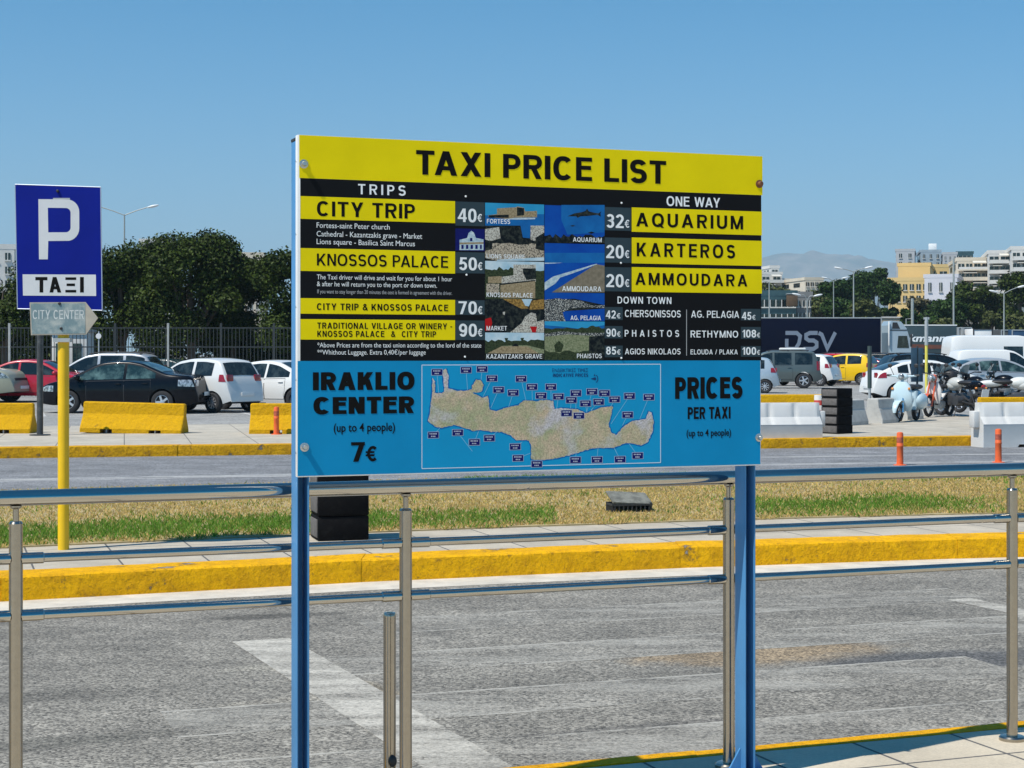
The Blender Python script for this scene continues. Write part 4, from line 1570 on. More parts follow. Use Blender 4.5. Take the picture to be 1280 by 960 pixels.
RUB = M('black_rubber', (.008, .008, .009), .75, 0, spec=.05, c2=(.018, .017, .017), scale=20, lo=.5, hi=.8, bmp=.5, bscale=60)
RUBG = M('rubber_tread', (.12, .11, .105), .9, 0, var=.25, scale=24, bmp=.6, bscale=50)
def rubber_stack(label, loc, rz, n, w, hgt, dep):
    root = thing('rubber_stack', label, 'rubber stack', loc, rz, 'stacks of black rubber blocks')
    z = 0
    for k in range(n):
        mb = MB()
        j = random.uniform(-.012, .012)
        mb.rbox((j, random.uniform(-.01, .01), z + hgt / 2), (w * random.uniform(.985, 1.0), dep, hgt * .992), .012)
        b = mb.build('rubber_block', RUB, root, smooth=40)
        t = MB()
        t.rbox((j - w / 2 - .001, 0, z + hgt / 2), (.014, dep * .88, hgt * .74), .006)
        t.build('tread_end', RUBG, b)
        z += hgt
    return root
s1 = at(424, 677, F * 1.51 / 234)
rubber_stack('stack of black rubber blocks on the island behind the left blue post', (ax(426, 14.0), 14.0, ISL_Z), R(16), 3, .42, .20, .36)
rubber_stack('stack of black rubber blocks on the far yellow kerb', (ax(1046, 32.4), 32.4, FAR_Z), R(40), 5, .44, .172, .40)
bb = MB()

# the broken drain box in the grass
db = thing('drain_box', 'broken black plastic drain box half buried in the grass', 'drain box', (ax(786, 16.3), 16.3, ISL_Z), R(14))
mb = MB()
for k in range(9):
    a = -.17 + k * .0425
    mb.box((a, -.10, .045), (.012, .012, .09))
    if k < 6:
        mb.box((-.19, -.09 + k * .036, .045), (.012, .012, .09))
for z in (.012, .082):
    mb.box((0, -.10, z), (.39, .018, .018))
    mb.box((-.19, 0, z), (.018, .20, .018))
mb.box((0, .10, .05), (.39, .02, .10))
mb.box((.19, 0, .05), (.02, .2, .10))
mb.build('slatted_side', M('aged_black_plastic', (.03, .03, .03), .6, var=.3, scale=20), db, smooth=0)
mb = MB()
mb.rbox((.01, .02, .135), (.40, .26, .022), .005, Matrix.Rotation(R(20), 3, 'X') @ Matrix.Rotation(R(4), 3, 'Y'))
mb.build('lid', M('dusty_lid', (.20, .20, .17), .8, 0, c2=(.10, .10, .085), scale=9), db, smooth=0)

# ------------------------------------------------------------------ posts and small signs beyond the far kerb
def pole_thing(name, label, cat, px, Y, z0, segs, group=None):
    root = thing(name, label, cat, (ax(px, Y), Y, z0), 0, group)
    for nm, a, b, r, m in segs:
        mb = MB()
        mb.tube([(0, 0, a), (0, 0, b)], r, 14)
        mb.build(nm, m, root)
    return root
DGREY = M('dark_grey_post', (.055, .058, .06), .5, .2, c2=(.14, .14, .135), scale=7, lo=.5, hi=.75)
lp = pole_thing('dark_pole', 'dark grey pole left of the yellow sign pole by the yellow barriers', 'pole', 50, 31.6, FAR_Z, [('pole', 0, 2.12, .058, DGREY), ('pole_foot', 0, .02, .19, DGREY)])
bl = thing('blue_sign_back', 'dark blue double sign plate seen from behind above the scooter', 'sign', (ax(1147, 46), 46.0, FAR_Z), R(8))
mb = MB(); mb.tube([(0, .03, 0), (0, .03, 1.72)], .03, 12); mb.build('pole', DGREY, bl)
for k, x in enumerate((-.10, .085)):
    mb = MB(); mb.rbox((x, 0, 1.22), (.17 if k == 0 else .13, .03, .92), .008)
    mb.build('sign_plate', M('sign_back_navy', (.03, .065, .10), .5, var=.2, scale=5), bl)
gp = pole_thing('marker_pole', 'dark post with a pale foot standing before the white hatchback', 'pole', 1087, 44.5, FAR_Z, [('pole_top', .62, 1.72, .055, M('dark_green_post', (.045, .07, .065), .5, var=.2)), ('pole_foot', 0, .62, .035, GREYM)])
yp = pole_thing('tall_thin_pole', 'tall thin pole, grey above and yellow below, behind the scooter', 'pole', 1158, 52, LOT_Z, [('pole_top', 1.9, 2.75, .055, GREYM), ('pole_foot', 0, 1.9, .045, M('pale_yellow_paint', (.72, .62, .10), .5, var=.1))])
mb = MB(); mb.box((0, 0, 2.72), (.16, .08, .07)); mb.build('pole_cap', GREYM, yp)

# ------------------------------------------------------------------ vehicles
def lerp_fn(pts):
    xs = [p[0] for p in pts]
    ys = [p[1] for p in pts]
    return lambda x: float(np.interp(x, xs, ys))

def smooth_prof(pts, win):
    f = lerp_fn(pts)
    L = pts[-1][0]
    def g(x):
        w = min(win, x * .9 + .001, (L - x) * .9 + .001)
        return (f(x - w) + 2 * f(x - w * .5) + 3 * f(x) + 2 * f(x + w * .5) + f(x + w)) / 9
    return g

WHEELS = {}
def wheel_meshes(r, style):
    key = (r, style)
    if key in WHEELS:
        return WHEELS[key]
    w = .20
    t = MB()
    t.lathe([(r * .60, -w / 2 + .01), (r * .86, -w / 2), (r * .97, -w / 2 + .02), (r, -w / 2 + .05), (r, w / 2 - .05), (r * .97, w / 2 - .02), (r * .86, w / 2), (r * .60, w / 2 - .01)], axis='y', seg=28, caps=False)
    to = t.build('wheel', RUBBER)
    m = MB()
    rr = r * .62
    m.lathe([(rr, -w / 2 + .015), (rr, w / 2 - .015), (rr * .92, w / 2 - .012), (rr * .90, w / 2 - .04)], axis='y', seg=28, mi=0, caps=False)
    m.lathe([(.01, w / 2 - .075), (rr * .92, w / 2 - .075)], axis='y', seg=28, mi=1, caps=False)
    n = {'five': 5, 'seven': 7, 'cover': 9, 'steel': 0}[style]
    for k in range(n):
        a = 2 * math.pi * k / n
        rot = Matrix.Rotation(a, 3, 'Y')
        wd = {5: .30, 7: .20, 9: .17}[n] * rr
        m.box(rot @ Vector((rr * .52, w / 2 - .035, 0)), (rr * .88, .035, wd), rot, 0)
    if style == 'steel':
        m.lathe([(rr * .92, w / 2 - .03), (rr * .62, w / 2 - .05), (rr * .35, w / 2 - .02), (.01, w / 2 - .02)], axis='y', seg=28, mi=0, caps=False)
    m.lathe([(rr * .24, w / 2 - .06), (rr * .24, w / 2 - .012), (rr * .16, w / 2 - .006), (.005, w / 2 - .006)], axis='y', seg=16, mi=0, caps=False)
    ro = m.build('rim', [STEEL_RIM if style == 'steel' else ALLOY, BLACKP])
    WHEELS[key] = (to.data, ro.data)
    bpy.data.objects.remove(to)
    bpy.data.objects.remove(ro)
    return WHEELS[key]

SPECS = dict(
    saloon=dict(L=4.68, W=1.80, H=1.44, belt=(.97, .86), wheels=(.98, 3.68), r=.32, rim='five', tum=.24,
        prof=[(0, .40), (.02, .58), (.07, .66), (.11, .95), (.16, 1.03), (.55, 1.06), (.86, 1.08), (1.02, 1.13), (1.62, 1.37), (1.95, 1.43), (2.35, 1.44), (2.75, 1.40), (3.02, 1.30), (3.62, .99), (3.78, .95), (4.32, .82), (4.55, .72), (4.64, .56), (4.68, .38)],
        dlo=[(1.18, 2.02), (2.10, 3.42)], ws=(2.86, 3.60), rw=(1.04, 1.66), doors=[(1.30, 2.07), (2.07, 3.16)], tail=(.08, .52, .74, .93), head=(4.12, 4.58, .60, .76)),
    hatch=dict(L=3.66, W=1.66, H=1.50, belt=(1.02, .92), wheels=(.60, 2.97), r=.285, rim='cover', tum=.22,
        prof=[(0, .38), (.03, .58), (.08, .66), (.11, .90), (.18, 1.02), (.40, 1.38), (.52, 1.45), (.95, 1.50), (1.55, 1.50), (2.0, 1.43), (2.25, 1.30), (2.78, .99), (2.95, .94), (3.35, .82), (3.54, .70), (3.63, .54), (3.66, .36)],
        dlo=[(.62, 1.30), (1.40, 2.55)], ws=(2.12, 2.76), rw=(.19, .42), doors=[(1.36, 2.40)], tail=(.10, .36, .86, 1.06), head=(3.05, 3.55, .62, .80)),
    compact=dict(L=4.34, W=1.82, H=1.47, belt=(1.03, .90), wheels=(.82, 3.46), r=.32, rim='five', tum=.25,
        prof=[(0, .40), (.03, .60), (.08, .70), (.12, .92), (.22, 1.04), (.62, 1.22), (1.05, 1.38), (1.5, 1.455), (1.95, 1.47), (2.4, 1.44), (2.75, 1.33), (3.42, 1.01), (3.6, .96), (4.0, .84), (4.22, .72), (4.31, .55), (4.34, .38)],
        dlo=[(.86, 1.25), (1.32, 2.08), (2.16, 3.24)], ws=(2.58, 3.40), rw=(.36, 1.02), doors=[(1.18, 2.12), (2.12, 3.10)], tail=(.10, .44, .84, 1.04), head=(3.66, 4.24, .64, .82)),
    estate=dict(L=4.70, W=1.80, H=1.66, belt=(1.06, .98), wheels=(.86, 3.64), r=.32, rim='seven', tum=.20,
        prof=[(0, .40), (.03, .62), (.08, .70), (.12, .98), (.20, 1.10), (.46, 1.52), (.58, 1.60), (1.0, 1.66), (2.2, 1.66), (2.7, 1.58), (3.0, 1.44), (3.62, 1.06), (3.8, 1.0), (4.36, .84), (4.58, .72), (4.67, .56), (4.70, .38)],
        dlo=[(.52, 1.22), (1.32, 2.16), (2.26, 3.42)], ws=(2.80, 3.60), rw=(.20, .48), doors=[(1.30, 2.22), (2.22, 3.22)], tail=(.10, .34, .92, 1.24), head=(4.05, 4.58, .66, .84), rails=True),
    offroad=dict(L=4.74, W=1.85, H=1.78, belt=(1.12, 1.08), wheels=(.86, 3.72), r=.375, rim='five', tum=.16, ground=.32,
        prof=[(0, .50), (.03, .70), (.09, .78), (.12, 1.10), (.17, 1.22), (.30, 1.64), (.40, 1.74), (.8, 1.78), (2.4, 1.78), (2.75, 1.70), (2.95, 1.60), (3.36, 1.20), (3.5, 1.16), (4.3, 1.09), (4.55, .98), (4.70, .70), (4.74, .48)],
        dlo=[(.46, 1.28), (1.44, 2.24), (2.34, 3.20)], ws=(2.82, 3.34), rw=(.17, .32), doors=[(1.38, 2.28), (2.28, 3.24)], tail=(.10, .26, .86, 1.30), head=(4.30, 4.66, .84, 1.02), rails=True),
    minivan=dict(L=4.10, W=1.70, H=1.82, belt=(1.14, 1.06), wheels=(.62, 3.36), r=.31, rim='steel', tum=.14,
        prof=[(0, .42), (.03, .62), (.06, .72), (.09, 1.2), (.16, 1.66), (.26, 1.78), (.7, 1.82), (2.2, 1.82), (2.55, 1.76), (2.8, 1.62), (3.36, 1.20), (3.5, 1.12), (3.88, .96), (4.02, .80), (4.08, .58), (4.10, .40)],
        dlo=[(2.34, 3.20)], ws=(2.62, 3.34), rw=(.10, .16), doors=[(2.26, 3.26), (1.2, 2.2)], tail=(.07, .18, .86, 1.3), head=(3.5, 4.0, .70, .92)),
    highvan=dict(L=5.9, W=2.0, H=2.56, belt=(1.30, 1.22), wheels=(1.0, 4.85), r=.34, rim='steel', tum=.10,
        prof=[(0, .45), (.03, .66), (.05, .8), (.08, 1.6), (.13, 2.36), (.22, 2.5), (.6, 2.56), (3.6, 2.56), (4.0, 2.50), (4.3, 2.36), (5.0, 1.44), (5.12, 1.32), (5.58, 1.10), (5.78, .92), (5.86, .62), (5.90, .42)],
        dlo=[(2.75, 3.72), (3.98, 4.86)], dtop=2.02, dlow=.20, ws=(4.36, 4.98), rw=(.09, .12), doors=[(3.9, 4.95), (2.6, 3.8)], tail=(.06, .16, .9, 1.5), head=(5.15, 5.7, .80, 1.05)),
)

def paint(name, c, flake=0.0, rough=.25, coat=.55, spec=.3):
    return M('paint_' + name, c, rough, flake, coat=coat, spec=spec)

GRP_CARS = 'cars parked on the lot'
def make_car(kind, label, cat, body_m, loc, heading, name='parked_car', group=GRP_CARS, glass=None, rim=None, scale=1.0, trim=None, tail_m=None):
    sp = SPECS[kind]
    glass = glass or GLASS
    L, W, H, r = sp['L'], sp['W'], sp['H'], sp['r']
    g0 = sp.get('ground', .22)
    tum = sp['tum']
    prof = smooth_prof(sp['prof'], .10 if kind != 'highvan' else .06)
    belt0 = lambda x: sp['belt'][0] + (sp['belt'][1] - sp['belt'][0]) * x / L
    wx = sp['wheels']
    Ra = r + .055
    root = thing(name, label, cat, loc, heading, group)
    if scale != 1.0:
        root.scale = (scale,) * 3

    def plan(x):
        k = 1.0
        if x < .75:
            k = 1 - .20 * (1 - x / .75) ** 2.4
        d = L - x
        if d < 1.1:
            k = min(k, 1 - .30 * (1 - d / 1.1) ** 2.2)
        return W / 2 * k

    def zb(x):
        z = g0
        for c in wx:
            d = abs(x - c)
            if d < Ra:
                z = max(z, r + math.sqrt(Ra * Ra - d * d) * .97)
        if x < .35:
            z = max(z, g0 + .12 * (1 - x / .35))
        if L - x < .5:
            z = max(z, g0 + .06 * (1 - (L - x) / .5))
        return z

    def sec(x):
        zt, w = prof(x), plan(x)
        belt = min(belt0(x), zt - .045)
        zl = min(zb(x), belt - .03)
        gz = [g0, g0 + .10, g0 + .25, (g0 + belt0(x)) / 2 + .05, belt0(x) - .10, belt0(x)]
        gy = [.925, .965, .99, 1.0, .985, .955]
        pts = []
        for t in (0, .12, .34, .60, .86, 1.0):
            z = zl + (belt - zl) * t
            pts.append((w * float(np.interp(z, gz, gy)), z))
        yb_ = pts[-1][0]
        top = zt - .05
        for t in (.5, 1.0):
            z = max(belt + .004 * t, belt + (top - belt) * t) if top > belt else belt + .004 * t
            pts.append((yb_ * (1 - tum * max(0, z - belt) / max(.2, H - belt0(x))), z))
        yt, zz = pts[-1]
        pts += [(yt - .012, max(zt - .028, zz + .004)), (yt - .045, max(zt - .010, zz + .008)), (yt * .86 - .02, max(zt, zz + .012)), (yt * .5, zt + .018), (0, zt + .024)]
        return pts

    def side_y(x, z):
        s = sec(x)
        return float(np.interp(z, [p[1] for p in s[:9]], [p[0] for p in s[:9]]))

    def top_z(x, y):
        s = sec(x)[7:][::-1]
        return float(np.interp(y, [p[0] for p in s], [p[1] for p in s]))

    xs = set(np.linspace(0, L, int(L / .085)).tolist()) | {p[0] for p in sp['prof']}
    for c in wx:
        xs |= {c + Ra * math.cos(a) for a in np.linspace(0, math.pi, 15)}
        xs |= {c - Ra - .004, c + Ra + .004}
    xs = sorted(x for x in xs if 0 <= x <= L)
    rings = []
    for x in xs:
        s = sec(x)
        rings.append([(x - L / 2, y, z) for y, z in s] + [(x - L / 2, -y, z) for y, z in s[::-1][1:]])
    mb = MB()
    mb.loft(rings, 0, caps=True)
    k = len(rings[0])
    for i, f in enumerate(mb.f):
        if len(f) == 4 and i % k == k - 1:
            mb.m[i] = 1
    body = mb.build('body', [body_m, BLACKP], root, smooth=42)
    u = MB()
    u.box((0, 0, g0 + .17), (L * .80, W * .62, .26))
    u.build('underbody', BLACKP, root, smooth=0)

    def side_patch(x0, x1, lo, hi, off, s, m, mi=0, nx=14, nz=4, target=None):
        t = target or MB()
        vs = []
        for i in range(nx + 1):
            x = x0 + (x1 - x0) * i / nx
            a, b = lo(x), hi(x)
            if b < a:
                b = a
            for j in range(nz + 1):
                z = a + (b - a) * j / nz
                vs.append((x - L / 2, s * (side_y(x, z) + off), z))
        n = nz + 1
        fs = [(i * n + j, (i + 1) * n + j, (i + 1) * n + j + 1, i * n + j + 1) for i in range(nx) for j in range(nz)]
        if s > 0:
            fs = [f[::-1] for f in fs]
        t.add(vs, fs, mi)
        return t

    def top_patch(x0, x1, frac, off, nx=8, ny=8):
        t = MB()
        vs = []
        for i in range(nx + 1):
            x = x0 + (x1 - x0) * i / nx
            e = .02
            sl = (prof(min(L, x + e)) - prof(max(0, x - e))) / (2 * e)
            nn = Vector((-sl, 0, 1)).normalized() * off
            s = sec(x)
            yt = s[7][0]
            for j in range(ny + 1):
                y = (-1 + 2 * j / ny) * yt * frac
                vs.append((x - L / 2 + nn.x, y, top_z(x, abs(y)) + nn.z))
        n = ny + 1
        t.add(vs, [(i * n + j, (i + 1) * n + j, (i + 1) * n + j + 1, i * n + j + 1) for i in range(nx) for j in range(ny)])
        return t

    dt = sp.get('dtop', 9)
    for s in (-1, 1):
        for a, b in sp['doors']:
            t = MB()
            side_patch(a, b, lambda x: max(zb(x) + .06, g0 + .10), lambda x: belt0(x) - .005, .0025, s, None, 1, target=t)
            side_patch(a + .012, b - .012, lambda x: max(zb(x) + .075, g0 + .115), lambda x: belt0(x) - .02, .005, s, None, 0, target=t)
            d = t.build('door', [body_m, BLACKP], root, fix=False)
            hx = a + .16
            hnd = MB()
            hz = belt0(hx) - .11
            hnd.rbox((hx - L / 2, s * (side_y(hx, hz) + .018), hz), (.17, .03, .03), .01)
            hnd.build('handle', trim or body_m, d)
        for a, b in sp['dlo']:
            side_patch(a, b, lambda x: belt0(x) + .025 + sp.get('dlow', 0) * (x < 3.9), lambda x: min(prof(x) - .085, dt), .006, s, None).build('window', glass, root, fix=False)
        x0, x1, z0, z1 = sp['tail']
        t = side_patch(x0 - .02, x1, lambda x: z0 + .25 * max(0, x - x0 - .1) * (z1 - z0), lambda x: min(z1, prof(x) - .06), .008, s, None)
        xf = float(np.interp((z0 + z1) / 2, [p[1] for p in sp['prof'][:6]], [p[0] for p in sp['prof'][:6]]))
        yy = plan(xf)
        t.rbox((xf - L / 2 + .004, s * yy * .76, (z0 + z1) / 2), (.05, yy * .34, (z1 - z0) * .95), .015)
        t.build('taillight', tail_m or RED_LENS, root, fix=False)
        x0, x1, z0, z1 = sp['head']
        side_patch(x0, x1, lambda x: z0, lambda x: min(z1, prof(x) - .055), .008, s, None).build('headlight', CLEAR_LENS, root, fix=False)
        xm = sp['ws'][1] - .22
        t = MB()
        zm = belt0(xm) + .07
        t.ell((xm - L / 2, s * (side_y(xm, belt0(xm)) + .12), zm + .03), (.09, .11, .075))
        t.rbox((xm - L / 2 + .03, s * (side_y(xm, belt0(xm)) + .03), zm - .03), (.05, .12, .03), .01)
        t.build('mirror', trim or body_m, root)
        for c in wx:
            wd, rd = wheel_meshes(r, rim or sp['rim'])
            w = link('wheel', wd, root, (c - L / 2, s * (W / 2 - .115), r), 0 if s > 0 else math.pi)
            link('rim', rd, w)
        if sp.get('rails'):
            t = MB()
            pts = [(x - L / 2, s * (sec(x)[7][0] - .06), prof(x) + .045) for x in np.linspace(.62, 2.6, 8)]
            t.tube(pts, .018, 8)
            for x in (.7, 1.6, 2.5):
                t.box((x - L / 2, s * (sec(x)[7][0] - .06), prof(x) + .02), (.06, .03, .05))
            t.build('roof_rail', BLACKP, root)
    top_patch(*sp['ws'], .90, .007).build('windshield', glass, root, fix=False)
    if 'van' not in kind:
        top_patch(*sp['rw'], .86, .008).build('rear_window', glass, root, fix=False)
    t = MB()
    t.rbox((-L / 2 - .012, 0, g0 + .30 if kind != 'saloon' else g0 + .32), (.02, .50, .105), .004)
    t.build('license_plate', PLATE, root)
    t = MB()
    t.rbox((L / 2 + .008, 0, g0 + .20), (.02, .50, .105), .004)
    t.build('license_plate', PLATE, root)
    t = MB()
    zc = sp['head'][2] - .02
    xg = max(x for x in np.linspace(L * .7, L, 60) if prof(x) > zc - .05)
    t.rbox((xg - L / 2 + .0, 0, zc - .06), (.06, W * .50, .16), .03)
    t.build('grille', BLACKP, root)
    return root

BLK = paint('black', (.004, .005, .008), coat=.22, spec=.12)
SILV = paint('silver', (.46, .48, .50), .35, .3)
WHT = paint('white', (.74, .74, .72))
OFFW = paint('off_white', (.64, .65, .64))
REDP = paint('red', (.42, .012, .03))
BEIGE_P = paint('beige', (.34, .34, .26), .2, .32)
DGRY = paint('dark_grey_green', (.10, .125, .122), .3, .35)
YELP = paint('yellow', (.80, .50, .01))
DGRN = paint('dark_green', (.012, .035, .038))
BRED = paint('bright_red', (.50, .012, .02))
CHAR = paint('charcoal', (.008, .011, .014), coat=.25, spec=.15)

def gpos(px, Y, z=LOT_Z):
    return (ax(px, Y), Y, z)

make_car('saloon', 'black four-door saloon parked behind the middle yellow barrier', 'car', BLK, gpos(158, 47.5), R(171), glass=GLASS2, rim='five', tail_m=CLEAR_LENS)
make_car('hatch', 'small white hatchback with dark rear window, parked beside the black saloon', 'car', OFFW, gpos(250, 48.6), R(146))
make_car('saloon', 'white saloon right of the small white hatchback, partly behind the blue post', 'car', WHT, gpos(345, 50.5), R(149), rim='steel')
make_car('estate', 'silver people carrier with roof rails behind the black saloon', 'car', SILV, gpos(128, 62), R(174))
make_car('saloon', 'red saloon behind the dark pole, left of the black saloon', 'car', REDP, gpos(45, 58.5), R(-6))
make_car('offroad', 'beige off-roader showing only its front at the left edge', 'car', BEIGE_P, gpos(-46, 58), R(-16))
make_car('saloon', 'dark green car mostly hidden behind the silver people carrier', 'car', DGRN, gpos(205, 70), R(168), glass=GLASS2)
make_car('hatch', 'grey hatchback behind the price board, by the white saloon', 'car', DGRY, gpos(452, 51.5), R(148))
make_car('compact', 'silver compact car parked behind the middle of the price board', 'car', SILV, gpos(560, 53), R(150))

make_car('offroad', 'dark grey off-roader with a roof box in front of the dark truck', 'car', DGRY, gpos(964, 82), R(173), rim='five')
make_car('hatch', 'pale blue car with only its tail showing beside the price board', 'car', paint('pale_blue', (.38, .46, .52), .2), gpos(920, 72), R(170))
make_car('hatch', 'white hatchback peeking out behind the dark grey off-roader', 'car', WHT, gpos(1001, 88), R(150), scale=1.08)
make_car('estate', 'bright red hatchback between the off-roader and the yellow car', 'car', BRED, gpos(1036, 95), R(142), glass=GLASS)
make_car('hatch', 'yellow hatchback with a dark tail left of the dark green post', 'car', YELP, gpos(1052, 91), R(151), scale=1.1)
make_car('saloon', 'red car behind the dark green post and the white hatchback', 'car', BRED, gpos(1082, 97), R(150))
make_car('estate', 'black estate with roof bars in front of the white truck cab', 'car', CHAR, gpos(1085, 104), R(154))
make_car('compact', 'white five-door hatchback parked behind the blue scooter', 'car', WHT, gpos(1156, 60.5, -.12), R(8), rim='five')
make_car('estate', 'black people carrier with silver roof rails behind the white hatchback', 'car', CHAR, gpos(1168, 66.5, -.10), R(6))
make_car('compact', 'silver car facing right in front of the small white van', 'car', SILV, gpos(1240, 63.5, -.06), R(10), glass=GLASS2)
make_car('minivan', 'small white van in front of the tall white van', 'van', WHT, gpos(1246, 72), R(4), name='white_van', group=None, rim='steel')
make_car('highvan', 'tall white high-roof van at the right edge', 'van', WHT, gpos(1252, 86), R(3), name='white_van', group=None)

# roof box of the off-roader
rb = thing('roof_box', 'long white box on the roof of the dark grey off-roader', 'roof box', (ax(990, 82), 81.9, LOT_Z + 1.81), R(173))
mb = MB(); mb.rbox((0, 0, .07), (1.25, .62, .11), .04); mb.build('box_shell', WHITEM, rb)
mb = MB()
for x in (-.4, .4):
    mb.box((x, 0, .008), (.05, .9, .016))
mb.build('roof_bar', BLACKP, rb)

# ------------------------------------------------------------------ trucks
NAVY = M('navy_tarpaulin', (.003, .005, .018), .6, 0, var=.15, scale=.6, spec=.06)
def strokes(lines, t, fn, mi=0, mb=None):
    """Broad polyline strokes on a plane; fn(a, b, layer) gives the point."""
    mb = mb or MB()
    for ly, pts in enumerate(lines):
        pts = [Vector(p) for p in pts]
        vs = []
        for i, p in enumerate(pts):
            d1 = (p - pts[i - 1]).normalized() if i else (pts[1] - p).normalized()
            d2 = (pts[i + 1] - p).normalized() if i < len(pts) - 1 else d1
            m = (d1 + d2).normalized()
            n = Vector((-m.y, m.x))
            k = t / 2 / max(.5, n.dot(Vector((-d1.y, d1.x))))
            vs += [fn(p.x + n.x * k, p.y + n.y * k, ly), fn(p.x - n.x * k, p.y - n.y * k, ly)]
        mb.add(vs, [(2 * i, 2 * i + 1, 2 * i + 3, 2 * i + 2) for i in range(len(pts) - 1)], mi)
    return mb

def truck_wheel(parent, x, y, r=.50, w=.34):
    t = MB()
    t.lathe([(r * .6, y - w / 2), (r * .95, y - w / 2), (r, y - w / 2 + .04), (r, y + w / 2 - .04), (r * .95, y + w / 2), (r * .6, y + w / 2)], axis='y', c=(x, 0, r), seg=24)
    wo = t.build('wheel', RUBBER, parent)
    t = MB()
    t.lathe([(r * .58, y - w / 2 - .01), (r * .50, y - w / 2 + .05), (r * .2, y - w / 2 + .02), (.02, y - w / 2 - .02)], axis='y', c=(x, 0, r), seg=20)
    t.build('rim', GREYM, wo)

T1Y = 113.0
tr1 = thing('truck', 'long navy curtain-sided articulated truck with white cab behind the parked cars', 'truck', (ax(1102, T1Y), T1Y, LOT_Z), R(1))
mb = MB(); mb.rbox((-6.8, 1.27, 2.60), (13.6, 2.5, 2.86), .03); trl = mb.build('trailer', NAVY, tr1)
mb = MB()
for z in (1.16, 4.04):
    mb.box((-6.8, 1.27, z), (13.64, 2.54, .07))
mb.box((-13.59, 1.27, 2.6), (.06, 2.54, 2.9)); mb.box((-.02, 1.27, 2.6), (.06, 2.54, 2.9))
mb.build('trailer_frame', GREYM, trl, smooth=0)
px2 = lambda a, b, d: (-6.80 + a, -.0 - .0 - .004 - .002 * d + .015 - .015, b)
ls = F / (T1Y)
lg = [[(0, .95), (.70, .95), (.92, .78), (.84, .40), (.62, .10), (.04, .10)], [(.08, .64), (.08, .18)],
      [(2.0, .95), (1.52, .95), (1.28, .85), (1.28, .66), (1.46, .55), (1.75, .55), (1.94, .44), (1.94, .22), (1.74, .10), (1.12, .10)],
      [(2.06, .95), (2.26, .86), (2.60, .12), (3.10, .98)]]
x0 = (981.5 - 1102) / ls
kx = (1045 - 981.5) / ls / 3.15
strokes(lg, .215, lambda a, b, d: (x0 + a * kx, .02 - .006 - .002 * d, 1.55 + (HY - 438.5) / ls - LOT_Z + b * (23.5 / ls))).build('logo_lettering', M('logo_pale', (.20, .24, .30), .6, spec=.1), trl, smooth=0, fix=False)
for x in (-11.6, -10.3, -9.0):
    truck_wheel(tr1, x, .35)
CABW = M('cab_white', (.34, .42, .48), .3, coat=.5)
mb = MB()
prof = [(.55, 1.0), (.55, 3.55), (.75, 3.85), (1.7, 3.80), (2.25, 3.35), (2.62, 2.6), (2.72, 1.9), (2.76, .55), (1.7, .55), (1.7, 1.0)]
mb.prism(prof, lambda a, b, d: (a, d, b), .06, 2.50)
cab = mb.build('cab', CABW, tr1, smooth=25, loc=(.187, 0, 0))
cab.scale = (.66, 1, 1)                    # a short day cab
mb = MB(); mb.prism([(1.30, 2.05), (1.42, 2.85), (2.30, 2.85), (2.50, 2.05)], lambda a, b, d: (a, d, b), .045, .058); mb.build('window', GLASS, cab, smooth=0)
mb = MB(); mb.prism([(2.40, 3.12), (2.60, 2.72), (2.745, 1.98), (2.72, 1.98), (2.5, 2.9)], lambda a, b, d: (a + .02, d, b), .18, 2.38); mb.build('windshield', GLASS, cab, smooth=0)
mb = MB(); mb.prism([(.80, 3.32), (.85, 3.74), (1.30, 3.74), (1.60, 3.32)], lambda a, b, d: (a, d, b), .045, .058); mb.build('side_recess', BLACKP, cab, smooth=0)
mb = MB(); mb.prism([(.6, 3.20), (.6, 3.26), (2.3, 3.26), (2.3, 3.20)], lambda a, b, d: (a, d, b), .04, .058); mb.build('trim_strip', BLACKP, cab, smooth=0)
mb = MB(); mb.rbox((2.62, -.22, 2.55), (.16, .24, .85), .04); mb.tube([(2.5, .06, 2.9), (2.6, -.2, 2.9)], .025, 6); mb.build('mirror', BLACKP, cab)
mb = MB(); mb.rbox((.45, -.0, 3.0), (.10, .20, 1.6), .03); mb.build('air_deflector', WHITEM, cab)
mb = MB(); mb.box((.6, 1.27, .85), (4.0, .9, .25)); mb.box((2.2, 1.27, .75), (1.1, 2.4, .45)); mb.build('chassis', BLACKP, tr1, smooth=0)
truck_wheel(tr1, 1.9, .30); truck_wheel(tr1, -1.2, .35)

T2Y = 140.0
k2 = T2Y / F
tr2 = thing('trailer', 'grey-teal box trailer with white italic lettering behind the white truck cab', 'trailer', (ax(1196, T2Y), T2Y, LOT_Z), R(1))
TEAL = M('teal_trailer_paint', (.035, .060, .068), .5, 0, var=.2, scale=.8)
mb = MB(); mb.rbox((-3.6, 1.27, 2.62), (7.2, 2.5, 2.75), .03); bx2 = mb.build('box_body', TEAL, tr2)
mb = MB(); mb.box((-3.6, 1.27, 4.02), (7.24, 2.54, .09)); mb.build('top_rail', WHITEM, bx2, smooth=0)
mb = MB(); mb.prism([(-5.9, 2.08), (0, 2.08), (0, 2.36), (-5.9, 2.52)], lambda a, b, d: (a, d, b), -.006, .015); mb.build('brown_band', M('brown_band', (.14, .045, .025), .6, 0, var=.25, scale=2), bx2, smooth=0)
v, f, w = text_geo('kmann', .030)
hh = .74
x0, x1 = (1136 - 1196) * k2, (1181 - 1196) * k2
sx = (x1 - x0) / w
mb = MB(); mb.add([(x0 + p[0] * sx + p[1] * .16, .008, 2.66 + p[1] * .60) for p in v], f); mb.build('trailer_lettering', INK_W, bx2, smooth=0, fix=False)
mb = MB(); mb.box((-4, 1.27, .95), (6.5, 1.0, .3)); mb.build('chassis', BLACKP, tr2, smooth=0)
for x in (-2.0, -.9):
    truck_wheel(tr2, x, .35)
